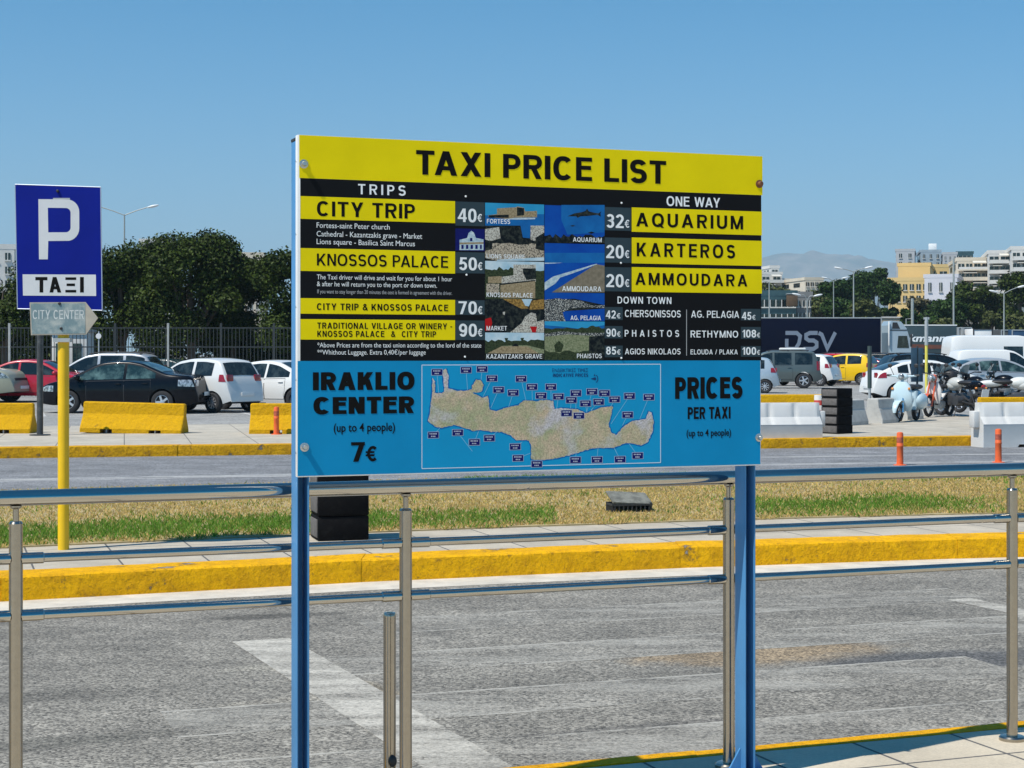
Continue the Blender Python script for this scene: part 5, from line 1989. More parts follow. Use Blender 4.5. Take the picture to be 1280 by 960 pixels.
GT = 'trailers parked in the far row'
def far_box(label, p0, p1, ytop, Y, m, arch=False):
    kk = Y / F
    w = (p1 - p0) * kk
    root = thing('trailer', label, 'trailer', (ax((p0 + p1) / 2, Y), Y, LOT_Z), R(2), GT)
    top = CH + (HY - ytop) * kk - LOT_Z
    mb = MB(); mb.rbox((0, 1.2, (top + 1.1) / 2), (w, 2.4, top - 1.1), .04); b = mb.build('box_body', m, root)
    mb = MB()
    for s in (-1, 1):
        mb.box((s * (w / 2 - .05), -.01, (top + 1.1) / 2), (.09, .06, top - 1.1))
    mb.box((0, -.012, top - .04), (w, .06, .08)); mb.box((0, -.012, 1.14), (w, .06, .08))
    mb.build('door_frame', GREYM if m != WHITEM else BLACKP, b, smooth=0)
    mb = MB(); mb.box((0, 1.2, .85), (w * .9, 1.6, .4)); mb.build('chassis', BLACKP, root, smooth=0)
    truck_wheel(root, -w * .25, .3); truck_wheel(root, w * .25, .3)
far_box('narrow grey trailer right of the lettered teal trailer', 1197, 1203, 409, 148, M('trailer_grey', (.20, .21, .21), .6, var=.2, scale=2))
far_box('grey box trailer between the narrow grey and the white one', 1204, 1215, 409, 150, M('trailer_grey', (.20, .21, .21), .6))
far_box('white box trailer behind the tall white van', 1216, 1241, 411, 146, WHITEM)
far_box('black trailer end right of the white box trailer', 1242, 1250, 412, 152, M('trailer_black', (.012, .013, .014), .6))
far_box('dark grey trailer with a rounded top right of the black one', 1251, 1264, 412, 150, M('trailer_dark', (.07, .075, .075), .6, var=.2, scale=2))
far_box('dark blue trailer at the right edge of the photo', 1264.5, 1284, 412, 149, M('trailer_blue', (.02, .06, .13), .5, var=.15, scale=2))

# ------------------------------------------------------------------ scooters and motorcycles
def tyre(mb, x, z, r, t, y=0, seg=24):
    mb.tube([(x + (r - t) * math.cos(a), y, z + (r - t) * math.sin(a)) for a in [2 * math.pi * k / seg for k in range(seg)]], t, 8, closed=True)

def bike_wheel(root, x, r, t, rim_m, spokes, y=0, disc=False):
    mb = MB(); tyre(mb, x, r, r, t, y)
    w = mb.build('wheel', RUBBER, root)
    mb = MB()
    rr = r - t * 1.7
    mb.tube([(x + rr * math.cos(a), y, r + rr * math.sin(a)) for a in [2 * math.pi * k / 24 for k in range(24)]], .012 if spokes > 6 else .02, 6, closed=True)
    mb.lathe([(.035, -.05), (.045, -.03), (.045, .03), (.035, .05)], axis='y', c=(x, y, r), seg=12)
    for k in range(spokes):
        a = 2 * math.pi * k / spokes
        mb.tube([(x, y + (.02 if k % 2 else -.02) * (spokes > 6), r), (x + rr * math.cos(a), y, r + rr * math.sin(a))], .004 if spokes > 6 else .02, 5)
    if disc:
        mb.lathe([(rr * .95, -.018), (rr * .85, -.03), (rr * .3, -.045), (.02, -.05)], axis='y', c=(x, y, r), seg=20)
        mb.lathe([(rr * .95, .018), (rr * .85, .03), (rr * .3, .045), (.02, .05)], axis='y', c=(x, y, r), seg=20)
    mb.build('rim', rim_m, w)

def ell_ring(cx, cz, hx, hy, seg=20, tilt=0.0, e=.8):
    out = []
    for k in range(seg):
        a = 2 * math.pi * k / seg
        c, s = math.cos(a), math.sin(a)
        x = hx * math.copysign(abs(c) ** e, c)
        y = hy * math.copysign(abs(s) ** e, s)
        out.append((cx + x, y, cz + x * tilt))
    return out

PBLUE = paint('pale_blue_scooter', (.50, .63, .68))
def retro_scooter(label, loc, rz, m):
    root = thing('scooter', label, 'scooter', loc, rz)
    bike_wheel(root, .60, .215, .05, ALLOY, 5)
    bike_wheel(root, -.58, .215, .05, ALLOY, 5)
    mb = MB()      # leg shield flowing into the steering column
    mb.loft([ell_ring(.30, .24, .05, .18), ell_ring(.36, .34, .05, .24), ell_ring(.40, .50, .06, .255), ell_ring(.39, .66, .07, .24), ell_ring(.36, .80, .075, .19), ell_ring(.33, .90, .07, .10)])
    mb.build('leg_shield', m, root)
    mb = MB()      # front mudguard
    mb.loft([ell_ring(.60 + .27 * math.cos(R(a)), .215 + .27 * math.sin(R(a)), .03, .02 + .075 * math.sin(R((a + 20) * .78)) , 14) for a in range(0, 186, 15)])
    mb.ell((.47, .43, .0), (.01, .01, .01)) if False else None
    mb.build('front_mudguard', m, root)
    mb = MB(); mb.loft([ell_ring(.32, .24, .03, .16), ell_ring(.05, .235, .03, .17), ell_ring(-.2, .24, .03, .17)]); mb.build('floorboard', BLACKP, root)
    mb = MB()      # rear body with side cowls
    mb.ell((-.50, 0, .50), (.42, .17, .22)); mb.ell((-.52, .14, .44), (.34, .13, .19)); mb.ell((-.52, -.14, .44), (.34, .13, .19))
    mb.loft([ell_ring(-.20, .26, .06, .14), ell_ring(-.22, .45, .07, .15), ell_ring(-.28, .68, .10, .14)])
    mb.build('rear_body', m, root)
    mb = MB(); mb.ell((-.32, 0, .765), (.22, .135, .065)); mb.ell((-.66, 0, .765), (.20, .125, .06)); mb.build('seat', BLACKP, root)
    mb = MB(); mb.tube([(.36, 0, .84), (.31, 0, .99)], .035, 10); mb.ell((.33, 0, 1.0), (.10, .14, .075)); mb.tube([(.28, -.33, 1.03), (.31, -.12, 1.01), (.31, .12, 1.01), (.28, .33, 1.03)], .022, 8); mb.build('handlebar', m, root)
    for s in (-1, 1):
        mb = MB(); mb.tube([(.285, s * .26, 1.027), (.275, s * .37, 1.036)], .026, 8); mb.build('grip', BLACKP, root)
        mb = MB(); mb.tube([(.30, s * .20, 1.02), (.30, s * .29, 1.22)], .007, 6); mb.ell((.29, s * .30, 1.25), (.015, .055, .045)); mb.build('mirror', BLACKP, root)
        mb = MB(); mb.ell((.44, s * .19, .74), (.03, .03, .03)); mb.build('indicator', AMBER, root)
    mb = MB(); mb.ell((.415, 0, 1.005), (.035, .075, .07)); mb.build('headlight', CLEAR_LENS, root)
    mb = MB(); mb.ell((-.92, 0, .58), (.03, .06, .045)); mb.build('taillight', RED_LENS, root)
    mb = MB(); mb.tube([(.55, .08, .215), (.45, .06, .5), (.38, 0, .7)], .022, 8); mb.build('fork', CHROME, root)
    mb = MB(); mb.tube([(-.05, -.10, .18), (-.12, -.18, .0)], .012, 6); mb.build('side_stand', BLACKP, root)
    return root
vs = yb(1136, 527.5)
retro_scooter('pale blue retro scooter standing by the grey concrete barriers', (vs[0] + .05, vs[1] + .35, FAR_Z), R(238), PBLUE)

def motorcycle(label, loc, rz, tank_m, fair_m, name='motorcycle', cat='motorcycle', screen=True, spokes=6, r=.30, moped=False, topcase=False):
    root = thing(name, label, cat, loc, rz)
    fx, rx = (.62, -.58) if moped else (.72, -.70)
    bike_wheel(root, fx, r, .042 if moped else .055, ALLOY, spokes)
    bike_wheel(root, rx, r, .042 if moped else .07, ALLOY, spokes)
    hx = fx - .30
    mb = MB()
    for s in (-.075, .075):
        mb.tube([(fx, s, r), (hx + .02, s, .95)], .022, 8)
    mb.build('fork', CHROME if not moped else fair_m, root)
    mb = MB(); mb.loft([ell_ring(fx + (r + .03) * math.cos(R(a)), r + (r + .03) * math.sin(R(a)), .018, .06, 12) for a in range(20, 170, 15)]); mb.build('front_mudguard', fair_m, root)
    mb = MB()
    mb.tube([(hx, 0, .88), (.05, 0, .55), (-.25, 0, .42), (rx, .0, r)], .03, 8); mb.tube([(hx, 0, .80), (.22, 0, .30), (-.2, 0, .28)], .025, 8); mb.tube([(-.1, 0, .70), (rx + .12, 0, .68)], .025, 8)
    for s in (-.09, .09):
        mb.tube([(-.22, s, .36), (rx, s, r)], .022, 8); mb.tube([(rx, s, r), (rx + .18, s, .66)], .018, 8)
    mb.build('frame', BLACKP, root)
    if moped:
        mb = MB(); mb.loft([ell_ring(.30, .32, .03, .14), ell_ring(.33, .50, .035, .20), ell_ring(.34, .68, .04, .20), ell_ring(.32, .84, .05, .10)]); mb.build('leg_shield', tank_m, root)
        mb = MB(); mb.loft([ell_ring(.30, .46, .05, .07), ell_ring(.0, .42, .06, .08), ell_ring(-.25, .58, .10, .10), ell_ring(-.6, .62, .10, .09)]); mb.build('body_cover', tank_m, root)
        mb = MB(); mb.rbox((-.02, 0, .28), (.30, .20, .18), .04); mb.build('engine', GREYM, root)
        seat = ((-.36, 0, .72), (.34, .12, .06))
    else:
        mb = MB(); mb.ell((.14, 0, .80), (.28, .16, .15)); mb.ell((.22, 0, .74), (.22, .17, .13)); mb.build('tank', tank_m, root)
        mb = MB(); mb.rbox((.10, 0, .42), (.38, .34, .30), .05); mb.lathe([(.12, -.2), (.13, -.1), (.13, .1), (.12, .2)], axis='y', c=(-.08, 0, .38), seg=16); mb.build('engine', M('engine_grey', (.10, .10, .105), .4, .6), root)
        mb = MB(); mb.ell((rx + .12, 0, .78), (.30, .12, .09)); mb.build('tail_cover', fair_m, root)
        seat = ((-.30, 0, .82), (.36, .15, .06))
    mb = MB(); mb.ell(*seat); mb.build('seat', BLACKP, root)
    mb = MB(); mb.tube([(.25, -.16, .33), (-.1, -.17, .25), (-.55, -.19, .33)], .025, 8); mb.tube([(-.45, -.19, .30), (-.95, -.20, .42)], .048, 10); mb.build('exhaust', CHROME if not moped else BLACKP, root)
    mb = MB(); mb.tube([(hx - .12, -.36, 1.04), (hx - .02, -.2, 1.05), (hx + .0, 0, .98), (hx - .02, .2, 1.05), (hx - .12, .36, 1.04)], .014, 8); mb.build('handlebar', BLACKP, root)
    for s in (-1, 1):
        mb = MB(); mb.tube([(hx - .04, s * .24, 1.05), (hx, s * .30, 1.20)], .007, 6); mb.ell((hx - .01, s * .31, 1.24), (.02, .065, .045)); mb.build('mirror', BLACKP, root)
        mb = MB(); mb.ell((rx - .12, s * .14, .70), (.035, .03, .025)); mb.build('indicator', AMBER, root)
    mb = MB(); mb.ell((hx + .14, 0, .92), (.09, .10, .10)); mb.build('headlight', CLEAR_LENS, root)
    mb = MB(); mb.rbox((hx + .06, 0, .93), (.14, .20, .18), .05); mb.build('headlight_shell', fair_m, root)
    if screen:
        mb = MB(); mb.loft([ell_ring(hx + .18, .98, .01, .14, 14), ell_ring(hx + .13, 1.08, .01, .155, 14), ell_ring(hx + .05, 1.20, .01, .12, 14), ell_ring(hx + .01, 1.24, .008, .06, 14)]); mb.build('windscreen', M('smoked_screen', (.30, .38, .40), .06, 0, spec=.9), root)
    mb = MB(); mb.box((rx - .28, 0, .58), (.012, .20, .18), Matrix.Rotation(R(-15), 3, 'Y')); mb.build('license_plate', PLATE, root)
    mb = MB(); mb.ell((rx - .22, 0, .74), (.03, .07, .04)); mb.build('taillight', RED_LENS, root)
    mb = MB(); mb.tube([(-.05, .12, .25), (-.12, .26, .0)], .012, 6); mb.build('side_stand', BLACKP, root)
    if topcase:
        mb = MB(); mb.ell((rx + .0, 0, .98), (.17, .20, .15)); mb.build('top_case', BLACKP, root)
    return root

def bpos(px, py, dx=0, dy=0, z=FAR_Z):
    p = yb(px, py, z=z)
    return (p[0] + dx, p[1] + dy, z)
motorcycle('orange and white moped with a spoked front wheel and black top case', bpos(1173, 521, .1, .3), R(232), M('moped_white', (.68, .66, .63), .35, coat=.5), M('moped_orange', (.62, .10, .03), .35, coat=.5), 'moped', 'moped', screen=False, spokes=18, r=.27, moped=True, topcase=True)
motorcycle('black motorcycle with a pale tank and number plate facing the camera', bpos(1210, 522, 0, .75), R(112), M('tank_pale', (.50, .50, .47), .3, coat=.5), BLK)
motorcycle('black motorcycle with a round screen right of the one with the pale tank', bpos(1232, 519, .12, 1.0), R(118), BLK, BLK)
motorcycle('dark motorcycle half hidden behind the pale-tanked motorcycle', bpos(1197, 515, 0, .9), R(100), CHAR, BLK, screen=True)
motorcycle('white and black motorbike seen side on behind the yellow barrier at right', bpos(1268, 519, 0, 0), R(-6), M('fairing_white', (.66, .66, .63), .3, coat=.5), M('fairing_white', (.66, .66, .63), .3), screen=False)
motorcycle('black motorbike behind the white and black one at right', bpos(1262, 512, 0, 0), R(150), BLK, CHAR, screen=True)

# ------------------------------------------------------------------ street lamps
LAMPM = M('lamp_galvanised', (.36, .38, .36), .5, .3, var=.08)
def street_lamp(label, px, Y, ybase, ytop, arms, group='street lamps', r=.058, curved=False):
    """Pole with arms given as (dx, dy) pixel offsets of the lamp head from the top of the pole."""
    k = Y / F
    z0 = LOT_Z
    root = thing('street_lamp', label, 'street lamp', (ax(px, Y), Y, z0), 0, group)
    zt = CH + (HY - ytop) * k - z0
    mb = MB(); mb.tube([(0, 0, 0), (0, 0, zt * .5), (0, 0, zt)], [r * 1.2, r, r * .7], 12); mb.build('pole', LAMPM, root)
    for dx, dy in arms:
        ex, ez = dx * k, zt - dy * k
        pts = [(0, 0, zt - .05), (ex * .5, 0, zt + (ez - zt) * .5), (ex, 0, ez)]
        if curved:
            pts = [(0, 0, zt - .3), (ex * .15, 0, zt + (ez - zt) * .5), (ex * .5, 0, ez + .02), (ex, 0, ez)]
        mb = MB(); mb.tube(pts, r * .5, 8)
        a = mb.build('arm', LAMPM, root)
        s = 1 if dx > 0 else -1
        mb = MB(); mb.ell((ex + s * .30, 0, ez + .05), (.34, .12, .075), Matrix.Rotation(R(-12 * s), 3, 'Y')); mb.build('lamp_head', M('lamp_head_white', (.72, .73, .72), .4), a)
    return root
street_lamp('tall double-armed street lamp above the trees right of the parking sign', 155.5, 96, 0, 268, [(-29, -9), (29, -9)])
street_lamp('single-armed street lamp just right of the price board', 961.5, 132, 0, 352, [(-7, 0)])
street_lamp('double-armed street lamp with short arms before the pine trees', 1042, 160, 0, 351, [(-7, -3), (10, -3)])
street_lamp('tallest double-armed street lamp before the pine trees', 1067, 128, 0, 339, [(-14, -3), (14, -4)])
street_lamp('low street lamp with two curved arms before the glass building', 1009, 120, 0, 376, [(-8, -7), (8, -6)], curved=True)
street_lamp('double-armed street lamp with a long right arm at the right edge', 1255, 122, 0, 366, [(-8, -1), (17, -7)])
pole_thing('tall_mast', 'tall thin mast in front of the apartment block', 'mast', 1192, 150, LOT_Z, [('pole', 0, CH + (HY - 322) * 150 / F, .08, LAMPM)])
tp_ = pole_thing('gantry_post', 'thick pale post with a small frame above the lettered trailer', 'post', 1140.5, 150, LOT_Z, [('pole', 0, CH + (HY - 372) * 150 / F, .13, LAMPM)])
mb = MB(); mb.tube([(-.55, 0, 2.0), (-.55, 0, 4.75), (0, 0, 4.75)], .05, 8); mb.build('side_frame', LAMPM, tp_)
sg = pole_thing('small_round_sign', 'small round sign on a thin pale pole by the railings', 'sign', 123.5, 61.5, LOT_Z, [('pole', 0, 2.45, .025, GREYM)])
mb = MB(); mb.lathe([(.10, -.03), (.10, -.045)], axis='y', c=(0, 0, 2.28), seg=16); mb.build('sign_disc', WHITEM, sg)

# ------------------------------------------------------------------ railings, trees and an added leafy backdrop
IRON = M('dark_iron', (.035, .04, .042), .6, .2)
PIPE = M('pale_pipe', (.40, .40, .38), .6, .1, var=.15)
fe = thing('metal_fence', 'long dark metal railing of thin bars in front of the trees', 'fence', (0, 64.5, LOT_Z), 0)
fx0, fx1 = -25.0, 5.0
mb = MB()
for z in (1.05, 1.9, 2.62):
    mb.box(((fx0 + fx1) / 2, 0, z), (fx1 - fx0, .03, .045))
mb.build('rail', IRON, fe, smooth=0)
mb = MB()
n = int((fx1 - fx0) / .14)
for i in range(n):
    x = fx0 + i * .14
    mb.box((x, .0, 1.32), (.022, .022, 2.56))
pk = mb.build('bars', IRON, fe, smooth=0)
for i in range(16):
    x = fx0 + i * 2.0
    mb = MB(); mb.box((x, .02, 1.4), (.08, .08, 2.8)); mb.build('fence_post', PIPE if i in (3, 6, 12) else IRON, fe, smooth=0)

def leaf_mesh(name, clumps, n, size, seed, squash=1.0):
    """A crown: leaf sprays spread through lumps of foliage, denser towards the outside of each lump."""
    rng = np.random.default_rng(seed)
    c = np.array([q[:3] for q in clumps])
    rad = np.array([q[3:6] if len(q) > 4 else (q[3],) * 3 for q in clumps], dtype=float)
    wts = (rad[:, 0] * rad[:, 2]) ** 1.0
    idx = rng.choice(len(clumps), n, p=wts / wts.sum())
    d = rng.normal(size=(n, 3))
    d /= np.linalg.norm(d, axis=1)[:, None]
    rr = rng.uniform(0, 1, n) ** .30 * rng.uniform(.80, 1.12, n)
    p = c[idx] + d * rad[idx] * rr[:, None]
    nr = d * .6 + rng.normal(size=(n, 3)) * .55 + np.array([0, 0, .35])
    nr /= np.linalg.norm(nr, axis=1)[:, None]
    t = np.cross(nr, rng.normal(size=(n, 3)))
    t /= np.linalg.norm(t, axis=1)[:, None]
    b = np.cross(nr, t)
    s = size * rng.uniform(.55, 1.3, n)[:, None]
    bend = nr * s * .25
    v = np.stack([p - t * s, p - b * s * .55 + bend, p + t * s, p + b * s * .55 + bend], axis=1).reshape(-1, 3)
    me = bpy.data.meshes.new(name)
    me.vertices.add(4 * n)
    me.vertices.foreach_set('co', v.astype(np.float32).ravel())
    me.loops.add(4 * n)
    me.loops.foreach_set('vertex_index', np.arange(4 * n, dtype=np.int32))
    me.polygons.add(n)
    me.polygons.foreach_set('loop_start', np.arange(0, 4 * n, 4, dtype=np.int32))
    me.polygons.foreach_set('loop_total', np.full(n, 4, dtype=np.int32))
    me.update(calc_edges=True)
    me.validate()
    return me

BARK = M('bark', (.10, .075, .055), .9, 0, var=.3, scale=8)
LEAF_A = leaf_mat('leaves_dark_green', (.005, .012, .002), (.062, .092, .012))
LEAF_B = leaf_mat('leaves_pine', (.006, .018, .004), (.044, .088, .016))
LEAF_C = leaf_mat('leaves_olive', (.030, .040, .012), (.11, .125, .038))
LEAF_D = leaf_mat('leaves_dry', (.07, .06, .03), (.17, .15, .08))

def tree(label, px, Y, ytop, rw, zlow, leaf_m, n, size, seed, group, name='tree', lumps=26, top_shape=.5):
    """Trunk with limbs and an uneven crown; rw is the crown's half width in metres, zlow the lowest foliage."""
    rr = random.Random(seed)
    zt = CH + (HY - ytop) * Y / F - LOT_Z
    root = thing(name, label, 'tree', (ax(px, Y), Y, LOT_Z), 0, group)
    zc = (zt + zlow) / 2
    hz = (zt - zlow) / 2
    clumps = []
    for k in range(lumps):
        a = rr.uniform(0, 2 * math.pi)
        t = rr.uniform(-.92, .80) if k > 5 else rr.uniform(.35, .82)
        w = rw * math.sqrt(max(.05, 1 - abs(t) ** 2.6)) * rr.uniform(.35, .82)
        q = rw * rr.uniform(.24, .42)
        q = min(q, hz * .42)
        clumps.append((w * math.cos(a), w * math.sin(a), zc + hz * t, q * 1.15, q * 1.15, q * rr.uniform(.75, 1.0)))
    top = max(c[2] + c[5] for c in clumps)
    sc_ = (zt - zlow) / (top - zlow)
    clumps = [(x, y, zlow + (z - zlow) * sc_, a, b, c) for x, y, z, a, b, c in clumps]
    mb = MB()
    mb.tube([(0, 0, -.1), (.05, .02, zlow * .6), (-.04, 0, zc), (0, 0, zc + hz * .6)], [rw * .085, rw * .07, rw * .05, .02], 9)
    for c in clumps[:9]:
        mb.tube([(0, 0, zlow * .8 + .3), (c[0] * .5, c[1] * .5, (zlow + c[2]) / 2), (c[0] * .92, c[1] * .92, c[2])], [rw * .04, rw * .028, .015], 6)
    mb.build('trunk', BARK, root)
    me = leaf_mesh('crown', clumps, n, size, seed)
    me.materials.append(leaf_m)
    link('crown', me, root)
    return root
GL = 'trees behind the railings on the left'
for i, (lab, px, Y, yt, rw, n) in enumerate((
        ('dark leafy tree with the tallest rounded crown behind the railings', 238, 76, 288, 2.9, 15000),
        ('dark leafy tree just right of the parking sign', 152, 77, 299, 2.6, 13000),
        ('dark leafy tree right of the tallest crown, beside a roof gap', 290, 79, 306, 1.9, 9000),
        ('dark leafy tree partly hidden behind the left edge of the price board', 366, 75, 309, 2.0, 9500),
        ('dark leafy tree at the left edge of the photo', 4, 74, 346, 2.2, 8000),
        ('dark leafy tree hidden mostly behind the parking sign', 74, 78, 312, 2.2, 9000),
        ('dark leafy tree behind the left part of the price board', 440, 78, 300, 2.6, 7000),
        ('dark leafy tree behind the middle of the price board', 535, 80, 305, 2.8, 7000),
        ('dark leafy tree behind the right part of the price board', 625, 84, 312, 2.8, 6000))):
    tree(lab, px, Y, yt, rw, 1.9, LEAF_A, int(n * 2.1), .085, 40 + i, GL, lumps=30)
hd = thing('backdrop', 'added leafy hedge filling the gap under the trees behind the railings', 'backdrop', (0, 81.5, LOT_Z))  # leaf mass added in place of the shade under the crowns
rr_ = random.Random(2)
me = leaf_mesh('foliage', [(rr_.uniform(-27, 4.5), rr_.uniform(-1.0, 3.0), rr_.uniform(.3, 3.2), rr_.uniform(.55, 1.15)) for k in range(190)], 48000, .12, 9)
me.materials.append(LEAF_A)
link('foliage', me, hd)

GP = 'pine trees beyond the trucks'
for i, (lab, px, Y, yt, rw, m, n) in enumerate((
        ('tallest dark pine in the clump beyond the navy truck', 1093, 200, 334, 2.7, LEAF_B, 7000),
        ('broad pine left of the tallest one beyond the navy truck', 1070, 196, 338, 3.2, LEAF_B, 7000),
        ('pine at the left side of the clump beyond the navy truck', 1043, 190, 349, 2.6, LEAF_B, 6000),
        ('round pine in front of the yellow building', 1109, 180, 358, 1.3, LEAF_B, 4500),
        ('low olive green tree before the pine clump', 1078, 160, 374, 1.6, LEAF_C, 3000),
        ('low dark tree at the foot of the pine clump', 1050, 165, 374, 1.9, LEAF_B, 3000),
        ('dark small tree left of the thick pale post', 1136, 158, 386, 1.0, LEAF_B, 2200))):
    tree(lab, px, Y, yt, rw, 1.6, m, int(n * 1.8), .21, 80 + i, GP, 'pine_tree', 22)
GR = 'trees beyond the trucks on the right'
for i, (lab, px, Y, yt, rw, m, n) in enumerate((
        ('dark tree with the tallest rounded crown before the apartment block', 1218, 172, 350, 2.6, LEAF_A, 5500),
        ('tree at the right edge before the apartments', 1276, 168, 340, 3.0, LEAF_A, 6000),
        ('dark tree between the apartment block trees', 1245, 176, 364, 2.3, LEAF_A, 4500),
        ('dark spreading tree before the lilac-white house', 1170, 165, 374, 2.3, LEAF_B, 4500),
        ('dark tree left of the tallest rounded crown', 1192, 170, 372, 2.0, LEAF_B, 4000),
        ('reddish brown tree left of the lilac-white house', 1147, 172, 371, 1.5, LEAF_D, 2600),
        ('bright olive tree at the right edge above the trailers', 1277, 160, 390, 1.6, LEAF_C, 2500),
        ('bright olive tree above the white box trailer', 1240, 160, 388, 1.4, LEAF_C, 2300),
        ('low yellow green bush above the lettered trailer', 1180, 156, 398, 1.3, LEAF_C, 2000),
        ('grey green tree behind the glass building by the price board', 965, 215, 352, 3.0, LEAF_C, 4000),
        ('grey green tree right of the glass building', 1003, 205, 362, 2.6, LEAF_C, 3500),
        ('low tree between the glass building and the pines', 1024, 176, 372, 2.0, LEAF_C, 3000))):
    tree(lab, px, Y, yt, rw, 1.0, m, int(n * 1.8), .20, 120 + i, GR, lumps=20)

# ------------------------------------------------------------------ buildings
PLAS = M('white_plaster', (.60, .585, .55), .85, 0, var=.08, scale=.5)
PLAS2 = M('grey_plaster', (.40, .41, .42), .85, 0, var=.08, scale=.5)
YPLAS = M('yellow_plaster', (.66, .47, .20), .85, 0, var=.06, scale=.4)
LILAC = M('lilac_plaster', (.60, .59, .62), .85, 0, var=.06, scale=.4)
CREAM = M('cream_plaster', (.60, .53, .42), .85, 0, var=.08, scale=.5)
AWN = M('awning_cloth', (.60, .57, .50), .8)
RAILM = M('balcony_rail', (.20, .21, .22), .5)
STONEW = M('retaining_stone', (.48, .40, .29), .9, 0, c2=(.30, .25, .18), scale=1.2, lo=.5, hi=.75)
def building(label, p0, p1, ytop, Y, depth, m, floors, cols, rz=0, balc=False, name='building', group='buildings on the hillside', win=.62, parapet=True, ybot=None, inset=None, extras=()):
    k = Y / F
    w = (p1 - p0) * k
    root = thing(name, label, 'building', (ax((p0 + p1) / 2, Y), Y, -.1), R(rz), group)
    zt = CH + (HY - ytop) * k + .1
    mb = MB()
    mb.box((0, depth / 2, zt / 2), (w, depth, zt))
    mb.build('wall', m, root, smooth=0)
    if parapet:
        mb = MB()
        for a, b, sx, sy in ((0, .1, w + .3, .25), (0, depth - .1, w + .3, .25), (-w / 2, depth / 2, .25, depth), (w / 2, depth / 2, .25, depth)):
            mb.box((a, b, zt + .22), (sx, sy, .5))
        mb.build('roof_parapet', m, root, smooth=0)
    zb_ = CH + (HY - (ybot or 398)) * k + .1
    fh = (zt - zb_) / floors if floors else 0
    cw = w / cols if cols else 0
    for f in range(floors):
        z = zt - fh * (f + .55)
        for c in range(cols):
            x = -w / 2 + cw * (c + .5)
            mb = MB()
            mb.box((x, -.02, z), (cw * win, .10, fh * .52))
            fr = mb.build('window', GLASS, root, smooth=0)
            mb = MB()
            mb.box((x, -.05, z - fh * .29), (cw * (win + .1), .22, .10))
            mb.box((x, -.075, z), (.07, .03, fh * .52))
            mb.build('window_frame', PLAS, fr, smooth=0)
        if balc:
            mb = MB()
            mb.box((0, -.75, z - fh * .40), (w * .94, 1.5, .20))
            b = mb.build('balcony', m, root, smooth=0)
            mb = MB()
            mb.box((0, -1.46, z - fh * .24), (w * .94, .06, fh * .26))
            mb.build('balcony_front', PLAS if f % 2 == 0 else m, b, smooth=0)
            mb = MB()
            mb.box((w * (.18 - .3 * (f % 2)), -.9, z + fh * .40), (w * .42, 1.3, .06), Matrix.Rotation(R(14), 3, 'X'))
            mb.build('awning', AWN, b, smooth=0)
        for c in range(2):
            mb = MB()
            mb.box((-w / 2 - .02, depth * (.3 + .4 * c), z), (.10, depth * .22, fh * .5))
            mb.build('window', GLASS, root, smooth=0)
    return root

GB = 'buildings on the hillside'
building('cream house with grey roof terrace left of the pines', 1006, 1030, 350, 290, 14, CREAM, 3, 4, 10, ybot=380)
building('white flat-roofed house with a stair tower right of the price board', 950, 978, 343, 300, 12, PLAS, 3, 2, 8, True, ybot=375)
building('low white terraced house between the white and cream houses', 976, 1010, 351, 305, 12, PLAS, 2, 3, 8, True, ybot=378)
building('white stair tower on the flat-roofed house right of the price board', 963, 974, 335, 303, 5, PLAS, 1, 1, 8, ybot=343)
gb = building('dark teal glass office building right of the price board', 930, 995, 369.5, 150, 16, M('teal_cladding', (.05, .10, .11), .3, .2, var=.2, scale=1.5), 2, 9, 0, group=None, win=.86, ybot=405)
building('grey concrete annexe beside the glass office', 995.5, 1014, 371, 152, 12, M('grey_concrete', (.22, .22, .215), .8, var=.2, scale=1), 2, 4, 0, group=None, ybot=402)
bx = thing('rooftop_box', 'brown rooftop box on the glass office building', 'rooftop unit', (ax(988.5, 149), 149, CH + (HY - 383.5) * 149 / F), 0)
mb = MB(); mb.rbox((0, -.6, .55), (.85, .9, 1.05), .03); q_ = mb.build('box_shell', M('brown_panel', (.10, .06, .03), .6, var=.2), bx)
mb = MB(); mb.rbox((0, -.6, 1.1), (.95, 1.0, .06), .02); mb.build('box_lid', GREYM, q_)
building('yellow building upper block above the pines', 1123, 1162, 332.5, 250, 16, YPLAS, 0, 0, -16, ybot=350)
building('yellow building wing with a row of large windows', 1111, 1160, 351, 238, 12, YPLAS, 2, 6, -14, ybot=380)
building('yellow building rear block behind the lilac-white house', 1158, 1200, 334, 262, 14, YPLAS, 1, 3, -12, ybot=352)
building('lilac-white house in front of the yellow building', 1156, 1196, 347, 222, 14, LILAC, 2, 3, -18, win=.28, ybot=390)
building('apartment block with long white balconies and awnings', 1197, 1236, 326, 232, 14, CREAM, 4, 4, -10, True, ybot=376, win=.75)
building('apartment block with grey balconies right of the awning block', 1236, 1263, 317, 228, 14, PLAS, 5, 2, -12, True, ybot=380, win=.8)
building('tall apartment block cut off by the right edge', 1265, 1300, 312, 222, 14, PLAS, 5, 3, -12, True, ybot=380, win=.7)
building('grey tower block with a round opening behind the yellow building', 1120, 1143, 314, 330, 14, PLAS2, 3, 2, -14, ybot=345, win=.3)
building('blue-grey tower block right of the one with the round opening', 1151, 1176, 315, 335, 14, M('blue_grey_plaster', (.30, .37, .42), .8, var=.1, scale=.6), 2, 3, -10, ybot=335, win=.3)
building('grey building with teal glass stairwell on the skyline', 1179, 1196, 318, 330, 12, PLAS2, 2, 3, -12, ybot=335, win=.3)
building('teal glazed rooftop block on the skyline', 1196, 1216, 317, 338, 12, M('teal_cladding', (.05, .10, .11), .3), 2, 4, -10, ybot=335, win=.8)
wt = thing('water_tank', 'white square water tank on top of the blue-grey tower block', 'water tank', (ax(1166.5, 337), 337, CH + (HY - 316) * 337 / F + .1), R(-10))
